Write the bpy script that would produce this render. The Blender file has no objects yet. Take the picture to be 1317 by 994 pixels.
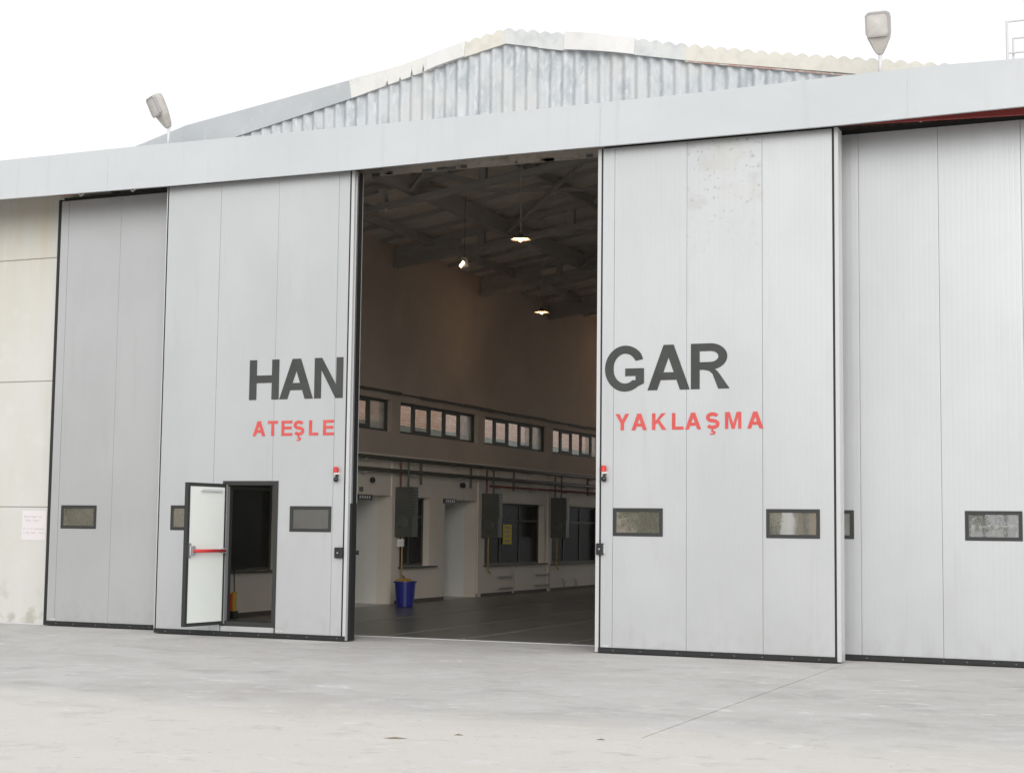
import bpy, bmesh, math, random
from mathutils import Vector, Matrix
random.seed(7)
R = math.radians
S = bpy.context.scene
COL = S.collection

# ------------------------------------------------------------------ camera
cam = bpy.data.cameras.new('camera'); cam_o = bpy.data.objects.new('camera', cam); COL.objects.link(cam_o)
yaw, pitch, roll = R(23.2446), R(5.1296), R(0.6807)
fw = Vector((-math.sin(yaw), math.cos(yaw), 0)); rt = Vector((math.cos(yaw), math.sin(yaw), 0)); up = Vector((0, 0, 1))
W = fw*math.cos(pitch) + up*math.sin(pitch); U = -fw*math.sin(pitch) + up*math.cos(pitch)
r_ = rt*math.cos(roll) + U*math.sin(roll); u_ = -rt*math.sin(roll) + U*math.cos(roll)
m = Matrix((r_, u_, -W)).transposed().to_4x4(); m.translation = Vector((0, -19.6385, 1.6))
cam_o.matrix_world = m
cam.sensor_width = 36; cam.lens = 36*2035.84/1317; cam.clip_end = 2000; cam.clip_start = .1
S.camera = cam_o

# ------------------------------------------------------------------ sky, sun, exposure
wd = bpy.data.worlds.new('World'); S.world = wd; wd.use_nodes = True
nt = wd.node_tree; nt.nodes.clear()
SUN_EL, SUN_AZ = R(17), R(155)            # azimuth clockwise from +Y
sky = nt.nodes.new('ShaderNodeTexSky'); sky.sky_type = 'NISHITA'; sky.sun_disc = False
sky.sun_elevation = SUN_EL; sky.sun_rotation = SUN_AZ; sky.dust_density = 6; sky.air_density = 1.0; sky.ozone_density = 1
hs = nt.nodes.new('ShaderNodeHueSaturation'); hs.inputs['Saturation'].default_value = .10
mx = nt.nodes.new('ShaderNodeMix'); mx.data_type = 'RGBA'; mx.inputs[0].default_value = .75
mx.inputs[7].default_value = (11.9, 12.1, 12.5, 1)   # even cloud layer over the sky
bg = nt.nodes.new('ShaderNodeBackground'); bg.inputs['Strength'].default_value = .085
wo = nt.nodes.new('ShaderNodeOutputWorld')
nt.links.new(sky.outputs[0], hs.inputs['Color']); nt.links.new(hs.outputs[0], mx.inputs[6])
nt.links.new(mx.outputs[2], bg.inputs['Color']); nt.links.new(bg.outputs[0], wo.inputs['Surface'])
sl = bpy.data.lights.new('sun', 'SUN'); sl.energy = 1.4; sl.angle = R(40); sl.color = (1, .965, .91)
so = bpy.data.objects.new('sun', sl); COL.objects.link(so)
sd = Vector((math.sin(SUN_AZ)*math.cos(SUN_EL), math.cos(SUN_AZ)*math.cos(SUN_EL), math.sin(SUN_EL)))
so.rotation_euler = sd.to_track_quat('Z', 'Y').to_euler()
S.view_settings.view_transform = 'Standard'; S.view_settings.look = 'None'; S.view_settings.gamma = 1
S.view_settings.exposure = 0.31
S.cycles.max_bounces = 8; S.cycles.diffuse_bounces = 5; S.cycles.transparent_max_bounces = 12

# ------------------------------------------------------------------ materials
def mat(name, col, rough=.6, metal=0, noise=None, bump=None, ramp=None, spec=.5, coat=0):
    """noise=(scale xyz, colour2, lo, hi) list ; bump=(scale xyz, strength, distance)"""
    m = bpy.data.materials.new(name); m.use_nodes = True; n = m.node_tree; b = n.nodes['Principled BSDF']
    b.inputs['Roughness'].default_value = rough; b.inputs['Metallic'].default_value = metal
    b.inputs['Specular IOR Level'].default_value = spec
    b.inputs['Base Color'].default_value = (*col, 1)
    tc = n.nodes.new('ShaderNodeTexCoord'); geo = n.nodes.new('ShaderNodeNewGeometry')
    cur = None
    for (sc, c2, lo, hi, *rest) in (noise or []):
        mp = n.nodes.new('ShaderNodeMapping'); mp.inputs['Scale'].default_value = sc
        if rest: mp.inputs['Location'].default_value = (rest[0],)*3
        n.links.new(geo.outputs['Position'], mp.inputs[0])
        tx = n.nodes.new('ShaderNodeTexNoise'); tx.inputs['Scale'].default_value = 1; tx.inputs['Detail'].default_value = 6
        tx.inputs['Roughness'].default_value = .6
        n.links.new(mp.outputs[0], tx.inputs['Vector'])
        mr = n.nodes.new('ShaderNodeMapRange'); mr.inputs[1].default_value = lo; mr.inputs[2].default_value = hi
        n.links.new(tx.outputs[0], mr.inputs[0])
        mi = n.nodes.new('ShaderNodeMix'); mi.data_type = 'RGBA'
        n.links.new(mr.outputs[0], mi.inputs[0])
        if cur is None: mi.inputs[6].default_value = (*col, 1)
        else: n.links.new(cur, mi.inputs[6])
        mi.inputs[7].default_value = (*c2, 1)
        cur = mi.outputs[2]
    if cur is not None: n.links.new(cur, b.inputs['Base Color'])
    if bump:
        sc, st, di = bump
        mp = n.nodes.new('ShaderNodeMapping'); mp.inputs['Scale'].default_value = sc
        n.links.new(geo.outputs['Position'], mp.inputs[0])
        tx = n.nodes.new('ShaderNodeTexNoise'); tx.inputs['Scale'].default_value = 1; tx.inputs['Detail'].default_value = 5
        n.links.new(mp.outputs[0], tx.inputs['Vector'])
        bp = n.nodes.new('ShaderNodeBump'); bp.inputs['Strength'].default_value = st; bp.inputs['Distance'].default_value = di
        n.links.new(tx.outputs[0], bp.inputs['Height']); n.links.new(bp.outputs[0], b.inputs['Normal'])
    return m

def ribbed(name, col, dirt, seed=0):
    """coated steel sandwich panel with fine vertical micro ribs"""
    m = mat(name, col, .38, .42, noise=[((.5, .5, .35), tuple(c*.93 for c in col), .42, .62, seed),
                                      ((5, 5, .5), dirt, .56, .95, seed+3)])
    n = m.node_tree; b = n.nodes['Principled BSDF']; geo = n.nodes['Geometry']
    sx = n.nodes.new('ShaderNodeSeparateXYZ'); n.links.new(geo.outputs['Position'], sx.inputs[0])
    mu = n.nodes.new('ShaderNodeMath'); mu.operation = 'MULTIPLY'; mu.inputs[1].default_value = 2*math.pi/.066
    n.links.new(sx.outputs[0], mu.inputs[0])
    si = n.nodes.new('ShaderNodeMath'); si.operation = 'SINE'; n.links.new(mu.outputs[0], si.inputs[0])
    pw = n.nodes.new('ShaderNodeMapRange'); pw.inputs[1].default_value = -1; pw.inputs[2].default_value = -.55
    n.links.new(si.outputs[0], pw.inputs[0])
    mp = n.nodes.new('ShaderNodeMapping'); mp.inputs['Scale'].default_value = (1.3, 1, .25)
    n.links.new(geo.outputs['Position'], mp.inputs[0])
    tx = n.nodes.new('ShaderNodeTexNoise'); tx.inputs['Scale'].default_value = 1; n.links.new(mp.outputs[0], tx.inputs['Vector'])
    ad = n.nodes.new('ShaderNodeMath'); ad.operation = 'MULTIPLY_ADD'; ad.inputs[1].default_value = 3.0
    n.links.new(tx.outputs[0], ad.inputs[0]); n.links.new(pw.outputs[0], ad.inputs[2])
    zr = n.nodes.new('ShaderNodeMapRange'); zr.inputs[1].default_value = .55; zr.inputs[2].default_value = .08; n.links.new(sx.outputs[2], zr.inputs[0])
    mg = n.nodes.new('ShaderNodeMapping'); mg.inputs['Scale'].default_value = (6, 1, 5); n.links.new(geo.outputs['Position'], mg.inputs[0])
    tg = n.nodes.new('ShaderNodeTexNoise'); tg.inputs['Scale'].default_value = 1; tg.inputs['Detail'].default_value = 7; n.links.new(mg.outputs[0], tg.inputs['Vector'])
    rg_ = n.nodes.new('ShaderNodeMapRange'); rg_.inputs[1].default_value = .45; rg_.inputs[2].default_value = .75; n.links.new(tg.outputs[0], rg_.inputs[0])
    mm = n.nodes.new('ShaderNodeMath'); mm.operation = 'MULTIPLY'; n.links.new(zr.outputs[0], mm.inputs[0]); n.links.new(rg_.outputs[0], mm.inputs[1])
    old = b.inputs['Base Color'].links[0].from_socket
    mi = n.nodes.new('ShaderNodeMix'); mi.data_type = 'RGBA'; n.links.new(mm.outputs[0], mi.inputs[0]); n.links.new(old, mi.inputs[6]); mi.inputs[7].default_value = (col[0]*.88, col[1]*.87, col[2]*.85, 1)
    n.links.new(mi.outputs[2], b.inputs['Base Color'])
    bp = n.nodes.new('ShaderNodeBump'); bp.inputs['Strength'].default_value = .22; bp.inputs['Distance'].default_value = .0014
    n.links.new(ad.outputs[0], bp.inputs['Height']); n.links.new(bp.outputs[0], b.inputs['Normal'])
    return m

M = {}
M['panel'] = ribbed('panel_coating', (.550, .565, .573), (.47, .47, .46))
M['panel_shaded'] = ribbed('panel_coating_shaded', (.50, .508, .512), (.43, .43, .43), 9)  # same coating, darkened: the far-left leaf's shade put into its colour
M['panel_b'] = ribbed('panel_coating_back', (.535, .552, .563), (.46, .46, .46), 5)
M['fascia'] = mat('fascia_sheet', (.505, .527, .543), .45, 0, noise=[((18, 18, 18), (.40, .40, .39), .74, .80, 5), ((9, 9, .5), (.475, .485, .49), .55, .8, 9), ((.35, .35, .6), (.475, .497, .515), .4, .65), ((4, 4, .6), (.43, .44, .44), .62, .95)], bump=((.8, .8, 1.2), .6, .03))
M['alu'] = mat('aluminium_profile', (.50, .51, .515), .4, 0)
M['rubber'] = mat('black_rubber', (.014, .015, .015), .65, noise=[((9, 9, 9), (.04, .04, .04), .6, .9)])
M['darkframe'] = mat('anthracite_frame', (.026, .028, .027), .55)
M['groove'] = mat('grey_core_skin', (.52, .52, .52), .8)
M['panel_marked'] = ribbed('panel_coating_scuffed', (.550, .565, .573), (.47, .47, .46))
def scuffs(m):
    n = m.node_tree; b = n.nodes['Principled BSDF']; geo = n.nodes['Geometry']; old = b.inputs['Base Color'].links[0].from_socket
    sx = n.nodes.new('ShaderNodeSeparateXYZ'); n.links.new(geo.outputs['Position'], sx.inputs[0])
    mr = n.nodes.new('ShaderNodeMapRange'); mr.inputs[1].default_value = 4.9; mr.inputs[2].default_value = 6.4; n.links.new(sx.outputs[2], mr.inputs[0])
    for sc_, lo, hi, c_ in (((3.5, 1, 4), .50, .66, (.48, .48, .47)), ((14, 1, 16), .60, .68, (.36, .355, .34)), ((1.6, 1, 1.2), .5, .7, (.53, .53, .51))):
        mp = n.nodes.new('ShaderNodeMapping'); mp.inputs['Scale'].default_value = sc_; n.links.new(geo.outputs['Position'], mp.inputs[0])
        tx = n.nodes.new('ShaderNodeTexNoise'); tx.inputs['Scale'].default_value = 1; tx.inputs['Detail'].default_value = 5; n.links.new(mp.outputs[0], tx.inputs['Vector'])
        m2 = n.nodes.new('ShaderNodeMapRange'); m2.inputs[1].default_value = lo; m2.inputs[2].default_value = hi; n.links.new(tx.outputs[0], m2.inputs[0])
        mu = n.nodes.new('ShaderNodeMath'); mu.operation = 'MULTIPLY'; n.links.new(mr.outputs[0], mu.inputs[0]); n.links.new(m2.outputs[0], mu.inputs[1])
        mi = n.nodes.new('ShaderNodeMix'); mi.data_type = 'RGBA'; n.links.new(mu.outputs[0], mi.inputs[0]); n.links.new(old, mi.inputs[6]); mi.inputs[7].default_value = (*c_, 1); old = mi.outputs[2]
    n.links.new(old, b.inputs['Base Color'])
scuffs(M['panel_marked'])
M['charcoal'] = mat('charcoal_lettering', (.040, .043, .040), .7, noise=[((3, 3, 3), (.052, .056, .052), .4, .7)])
M['redtext'] = mat('red_lettering', (.55, .075, .068), .75, noise=[((5, 5, 5), (.60, .11, .10), .4, .7)])
M['whiteinner'] = mat('inner_door_skin', (.80, .84, .80), .4, noise=[((1, 1, 1), (.76, .80, .765), .4, .7)])
M['red'] = mat('red_plastic', (.55, .03, .03), .35)
M['redpaint'] = mat('red_primer', (.30, .045, .04), .7, noise=[((6, 6, 6), (.13, .05, .04), .5, .7)])
M['steel'] = mat('dark_steel', (.10, .105, .10), .55, noise=[((5, 5, 5), (.16, .15, .13), .45, .75)])
M['silver'] = mat('silver_metal', (.6, .6, .62), .3, .8)
M['screw'] = mat('dull_screw', (.22, .22, .22), .6)
M['rail_grey'] = mat('rail_grey', (.56, .56, .56), .6)
M['hinge'] = mat('hinge_grey', (.22, .225, .23), .5)
M['black'] = mat('black_plastic', (.02, .02, .022), .4)
M['white'] = mat('white_paint', (.78, .78, .76), .5)
M['paper'] = mat('white_paper', (.66, .63, .645), .8)
M['print'] = mat('faded_red_print', (.52, .42, .45), .9, noise=[((60, 60, 60), (.64, .60, .62), .45, .6)])
M['labelgrey'] = mat('grey_label', (.40, .40, .40), .5, noise=[((90, 90, 90), (.6, .6, .6), .45, .55)])
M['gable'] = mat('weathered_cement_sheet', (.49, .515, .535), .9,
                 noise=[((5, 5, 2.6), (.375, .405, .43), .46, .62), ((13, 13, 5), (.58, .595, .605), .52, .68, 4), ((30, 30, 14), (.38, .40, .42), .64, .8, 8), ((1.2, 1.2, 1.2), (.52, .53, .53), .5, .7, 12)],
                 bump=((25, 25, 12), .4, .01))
M['roofsheet'] = mat('roof_cement_sheet', (.50, .50, .47), .9, noise=[((3, 3, 3), (.38, .38, .36), .45, .65)])
M['verge_grey'] = mat('grey_flashing', (.42, .44, .455), .55, noise=[((1.2, 1.2, 1.2), (.38, .405, .42), .4, .65), ((9, 9, 4), (.54, .55, .56), .6, .8)], bump=((4, 4, 4), .3, .02))
M['verge_white'] = mat('white_flashing', (.655, .65, .64), .6, noise=[((3, 3, 3), (.58, .575, .56), .5, .75)], bump=((3, 3, 3), .5, .03))
M['verge_offwhite'] = mat('offwhite_flashing', (.63, .625, .60), .7, noise=[((4, 4, 4), (.54, .54, .52), .5, .75)], bump=((3, 3, 3), .6, .03))
M['verge_cream'] = mat('cream_verge_sheet', (.61, .59, .53), .85, noise=[((5, 5, 5), (.52, .505, .46), .45, .7)], bump=((20, 20, 20), .3, .01))
M['verge_pale'] = mat('pale_verge_sheet', (.57, .585, .58), .85, noise=[((5, 5, 5), (.46, .48, .49), .45, .7)], bump=((20, 20, 20), .3, .01))
M['batten'] = mat('faded_batten', (.40, .25, .21), .8, noise=[((9, 9, 9), (.5, .45, .42), .45, .6)])
M['lintel'] = mat('dusty_lintel', (.42, .37, .32), .9, noise=[((6, 6, 9), (.25, .22, .19), .5, .68)])
M['iwall'] = mat('inner_wall_paint', (.56, .475, .395), .85, noise=[((.35, .35, .35), (.44, .375, .32), .4, .65), ((4, 4, 1.2), (.29, .25, .22), .66, .9)])
M['iwall_low'] = mat('inner_wall_lower', (.74, .68, .60), .8, noise=[((.6, .6, .6), (.67, .615, .54), .4, .65), ((5, 5, 2), (.25, .22, .19), .66, .9)])
M['alcove'] = mat('alcove_paint', (.76, .76, .72), .7, noise=[((1, 1, .5), (.70, .70, .66), .4, .65)])
M['skirt'] = mat('dark_skirting', (.10, .085, .07), .7)
M['ifloor'] = mat('hangar_floor', (.155, .153, .143), .30, noise=[((.6, .6, 1), (.115, .113, .105), .4, .62), ((6, 6, 6), (.20, .195, .18), .6, .85)], bump=((14, 14, 14), .15, .01))
M['iroof'] = mat('roof_underside', (.76, .71, .64), .9, noise=[((2, 2, 2), (.66, .61, .55), .4, .65)])
M['truss'] = mat('truss_steel', (.40, .39, .37), .65, noise=[((3, 3, 3), (.46, .45, .42), .5, .7)])
M['truss_lit'] = mat('lit_truss_steel', (.55, .54, .52), .6)  # truss steel with light painted into its colour, for one post
M['winframe'] = mat('olive_window_frame', (.075, .08, .065), .6)
M['heater'] = mat('grey_enamel', (.085, .09, .08), .5, noise=[((2, 2, 2), (.11, .11, .095), .45, .7)])
M['pipe'] = mat('dark_green_pipe', (.07, .072, .058), .5, noise=[((7, 7, 7), (.12, .10, .08), .5, .75)])
M['pipe_red'] = mat('rust_red_pipe', (.17, .06, .04), .55)
M['pipe_yellow'] = mat('yellow_gas_pipe', (.38, .24, .05), .5)
M['blue'] = mat('blue_plastic', (.02, .025, .20), .4)
M['yellow'] = mat('yellow_paint', (.65, .38, .03), .5)
M['sticker'] = mat('yellow_sticker', (.75, .60, .03), .6)
M['lampbody'] = mat('grey_lamp_housing', (.46, .44, .41), .5, noise=[((8, 8, 8), (.39, .37, .34), .5, .7)])
M['lamprim'] = mat('lamp_rim', (.36, .34, .34), .5)
M['pale'] = mat('pale_galvanised', (.60, .61, .62), .5)
M['tile'] = mat('terracotta_tile', (.50, .29, .215), .85, noise=[((3, 3, 3), (.58, .42, .34), .45, .65), ((9, 9, 9), (.36, .20, .15), .6, .8)])
M['annexwall'] = mat('annex_render', (.42, .44, .40), .85, noise=[((.8, .8, .8), (.33, .35, .32), .4, .65)])
M['tanwall'] = mat('tan_boundary_wall', (.46, .38, .29), .9, noise=[((.3, .3, .6), (.36, .30, .23), .4, .62), ((2, 2, 2), (.54, .48, .40), .6, .8)])
M['leaf'] = mat('leaf_green', (.07, .10, .035), .7, noise=[((2, 2, 2), (.10, .13, .05), .4, .65)])
M['leaf_light'] = mat('light_leaf', (.16, .20, .09), .7, noise=[((2, 2, 2), (.12, .16, .06), .4, .65)])
M['bark'] = mat('bark', (.12, .09, .06), .9)
M['scrap'] = mat('brown_scrap', (.20, .17, .11), .9)
M['joint'] = mat('floor_joint', (.22, .21, .19), .7)

# sealed precast wall: cream, streaked at the top, grimy at the foot
def precast():
    m = mat('cream_precast_concrete', (.57, .568, .54), .85,
            noise=[((.6, .6, .35), (.545, .54, .50), .42, .62), ((7, 7, .35), (.50, .475, .41), .64, .9, 2), ((2.5, 2.5, 2.5), (.59, .59, .565), .55, .75, 6)],
            bump=((5, 5, 5), .4, .012))
    n = m.node_tree; b = n.nodes['Principled BSDF']; geo = n.nodes['Geometry']
    old = b.inputs['Base Color'].links[0].from_socket
    sx = n.nodes.new('ShaderNodeSeparateXYZ'); n.links.new(geo.outputs['Position'], sx.inputs[0])
    def layer(old, zlo, zhi, nlo, nhi, scale, colr, off):
        mr = n.nodes.new('ShaderNodeMapRange'); mr.inputs[1].default_value = zlo; mr.inputs[2].default_value = zhi
        n.links.new(sx.outputs[2], mr.inputs[0])
        mp = n.nodes.new('ShaderNodeMapping'); mp.inputs['Scale'].default_value = scale; mp.inputs['Location'].default_value = (off,)*3
        n.links.new(geo.outputs['Position'], mp.inputs[0])
        tx = n.nodes.new('ShaderNodeTexNoise'); tx.inputs['Scale'].default_value = 1; tx.inputs['Detail'].default_value = 7
        n.links.new(mp.outputs[0], tx.inputs['Vector'])
        m2 = n.nodes.new('ShaderNodeMapRange'); m2.inputs[1].default_value = nlo; m2.inputs[2].default_value = nhi
        n.links.new(tx.outputs[0], m2.inputs[0])
        mu = n.nodes.new('ShaderNodeMath'); mu.operation = 'MULTIPLY'
        n.links.new(mr.outputs[0], mu.inputs[0]); n.links.new(m2.outputs[0], mu.inputs[1])
        mi = n.nodes.new('ShaderNodeMix'); mi.data_type = 'RGBA'
        n.links.new(mu.outputs[0], mi.inputs[0]); n.links.new(old, mi.inputs[6]); mi.inputs[7].default_value = (*colr, 1)
        return mi.outputs[2]
    o = layer(old, 4.2, 6.8, .36, .70, (5, 5, .5), (.53, .49, .38), 3)
    o = layer(o, .8, 0.0, .54, .66, (4, 4, 4), (.40, .39, .34), 11)
    n.links.new(o, b.inputs['Base Color'])
    return m
M['precast'] = precast()

def apron_mat():
    m = bpy.data.materials.new('worn_concrete_apron'); m.use_nodes = True; n = m.node_tree; b = n.nodes['Principled BSDF']
    b.inputs['Roughness'].default_value = .8; b.inputs['Specular IOR Level'].default_value = .35
    geo = n.nodes.new('ShaderNodeNewGeometry'); sx = n.nodes.new('ShaderNodeSeparateXYZ'); n.links.new(geo.outputs['Position'], sx.inputs[0])
    def noise(scale, lo, hi, off=0, det=8, rough=.62, dist=0):
        mp = n.nodes.new('ShaderNodeMapping'); mp.inputs['Scale'].default_value = scale; mp.inputs['Location'].default_value = (off, off*2, 0)
        mp.inputs['Rotation'].default_value = (0, 0, R(-18))
        n.links.new(geo.outputs['Position'], mp.inputs[0])
        tx = n.nodes.new('ShaderNodeTexNoise'); tx.inputs['Scale'].default_value = 1; tx.inputs['Detail'].default_value = det
        tx.inputs['Roughness'].default_value = rough; tx.inputs['Distortion'].default_value = dist
        n.links.new(mp.outputs[0], tx.inputs['Vector'])
        mr = n.nodes.new('ShaderNodeMapRange'); mr.inputs[1].default_value = lo; mr.inputs[2].default_value = hi
        n.links.new(tx.outputs[0], mr.inputs[0]); return mr.outputs[0], tx.outputs[0]
    def mix(f, a, c):
        mi = n.nodes.new('ShaderNodeMix'); mi.data_type = 'RGBA'; n.links.new(f, mi.inputs[0])
        if isinstance(a, tuple): mi.inputs[6].default_value = (*a, 1)
        else: n.links.new(a, mi.inputs[6])
        mi.inputs[7].default_value = (*c, 1); return mi.outputs[2]
    def mul(a, b_):
        mu = n.nodes.new('ShaderNodeMath'); mu.operation = 'MULTIPLY'; n.links.new(a, mu.inputs[0])
        if isinstance(b_, float): mu.inputs[1].default_value = b_
        else: n.links.new(b_, mu.inputs[1])
        return mu.outputs[0]
    c = mix(noise((.22, .5, 1), .40, .62)[0], (.545, .53, .51), (.475, .455, .435))
    c = mix(mul(noise((1.1, 1.2, 1), .48, .64, 5)[0], .8), c, (.56, .555, .545))
    c = mix(mul(noise((.8, 1.1, 1), .52, .66, 9, 9, .72, .4)[0], .75), c, (.385, .37, .36))
    c = mix(mul(noise((2.6, 2.8, 1), .55, .68, 15, 9, .72)[0], .6), c, (.63, .625, .61))
    # worn, paler, chalky lane in front (irregular border)
    wob = noise((.25, .8, 1), 0, 1, 21, 6)[1]
    ad = n.nodes.new('ShaderNodeMath'); ad.operation = 'MULTIPLY_ADD'; ad.inputs[1].default_value = 3.2
    n.links.new(wob, ad.inputs[0]); n.links.new(sx.outputs[1], ad.inputs[2])
    mr = n.nodes.new('ShaderNodeMapRange'); mr.inputs[1].default_value = -4.9; mr.inputs[2].default_value = -6.6; mr.interpolation_type = 'SMOOTHSTEP'
    n.links.new(ad.outputs[0], mr.inputs[0])
    c = mix(mul(mr.outputs[0], .8), c, (.655, .625, .575))
    c = mix(mul(noise((1.8, 2.6, 1), .58, .66, 31, 9, .72, .5)[0], .7), c, (.70, .695, .675))
    c = mix(mul(noise((2.4, 3.2, 1), .56, .68, 37, 9, .74, .5)[0], .6), c, (.42, .405, .38))
    c = mix(mul(noise((8, 8, 1), .62, .72, 41, 6, .6)[0], .45), c, (.40, .385, .36))
    c = mix(mul(noise((14, 9, 1), .66, .72, 47, 4, .6)[0], .6), c, (.33, .315, .28))
    c = mix(mul(noise((.9, .9, 1), .56, .66, 57, 10, .78, 1.2)[0], .55), c, (.455, .44, .415))
    c = mix(mul(noise((40, 40, 1), .55, .75, 51, 3)[0], .3), c, (.34, .33, .32))
    n.links.new(c, b.inputs['Base Color'])
    h = noise((3, 3, 1), 0, 1, 61, 10, .75)[1]
    bp = n.nodes.new('ShaderNodeBump'); bp.inputs['Strength'].default_value = .35; bp.inputs['Distance'].default_value = .01
    n.links.new(h, bp.inputs['Height']); n.links.new(bp.outputs[0], b.inputs['Normal'])
    return m
M['apron'] = apron_mat()

def pane_mat(name, tint, dif, gls, rough=.06):
    m = bpy.data.materials.new(name); m.use_nodes = True; n = m.node_tree; n.nodes.clear()
    out = n.nodes.new('ShaderNodeOutputMaterial')
    d = n.nodes.new('ShaderNodeBsdfDiffuse'); g = n.nodes.new('ShaderNodeBsdfGlossy'); t = n.nodes.new('ShaderNodeBsdfTransparent')
    geo = n.nodes.new('ShaderNodeNewGeometry')
    mp = n.nodes.new('ShaderNodeMapping'); mp.inputs['Scale'].default_value = (4, 4, 6); n.links.new(geo.outputs['Position'], mp.inputs[0])
    tx = n.nodes.new('ShaderNodeTexNoise'); tx.inputs['Scale'].default_value = 1; tx.inputs['Detail'].default_value = 4
    n.links.new(mp.outputs[0], tx.inputs['Vector'])
    mr = n.nodes.new('ShaderNodeMapRange'); mr.inputs[1].default_value = .35; mr.inputs[2].default_value = .7
    n.links.new(tx.outputs[0], mr.inputs[0])
    mi = n.nodes.new('ShaderNodeMix'); mi.data_type = 'RGBA'; n.links.new(mr.outputs[0], mi.inputs[0])
    mi.inputs[6].default_value = (*tint, 1); mi.inputs[7].default_value = (*[c*.72 for c in tint], 1)
    n.links.new(mi.outputs[2], d.inputs['Color'])
    g.inputs['Roughness'].default_value = rough; g.inputs['Color'].default_value = (.95, .95, .95, 1)
    t.inputs['Color'].default_value = (.8, .82, .8, 1)
    bp = n.nodes.new('ShaderNodeBump'); bp.inputs['Strength'].default_value = .03; bp.inputs['Distance'].default_value = .008
    n.links.new(tx.outputs[0], bp.inputs['Height']); n.links.new(bp.outputs[0], g.inputs['Normal'])
    m1 = n.nodes.new('ShaderNodeMixShader'); m1.inputs[0].default_value = dif; n.links.new(t.outputs[0], m1.inputs[1]); n.links.new(d.outputs[0], m1.inputs[2])
    m2 = n.nodes.new('ShaderNodeMixShader'); m2.inputs[0].default_value = gls; n.links.new(m1.outputs[0], m2.inputs[1]); n.links.new(g.outputs[0], m2.inputs[2])
    n.links.new(m2.outputs[0], out.inputs['Surface']); return m
M['pane'] = pane_mat('dusty_acrylic_pane', (.46, .44, .38), .5, .62, .015)
M['pane_pale'] = pane_mat('highlight_tinted_pane', (.55, .56, .53), .55, .62, .015)  # paler tint stands in for bright reflections in the right end pane
M['pane_dark'] = pane_mat('shade_tinted_pane', (.16, .165, .16), .45, .16, .12)  # darkness of the hall behind painted into the tint
M['pane_clear'] = pane_mat('clear_window_glass', (.6, .6, .56), .12, .05, .02)
M['pane_blind'] = pane_mat('frosted_window_glass', (.75, .74, .68), .45, .05, .1)
M['pane_room'] = pane_mat('unlit_office_glass', (.05, .05, .048), .85, .025, .2)  # dark of the unlit rooms painted into the glass
M['lampglass'] = pane_mat('milky_lamp_glass', (.74, .71, .68), .75, .2, .15)

def emis(name, col, st):
    m = bpy.data.materials.new(name); m.use_nodes = True; b = m.node_tree.nodes['Principled BSDF']
    b.inputs['Emission Color'].default_value = (*col, 1); b.inputs['Emission Strength'].default_value = st
    b.inputs['Base Color'].default_value = (.8, .7, .5, 1); return m
M['bulb'] = emis('glowing_bulb', (1, .60, .20), 2.2)
M['reflector'] = emis('lit_reflector', (1, .42, .10), .6)
M['floodface'] = emis('lit_flood_glass', (1, .82, .6), 5)

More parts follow.
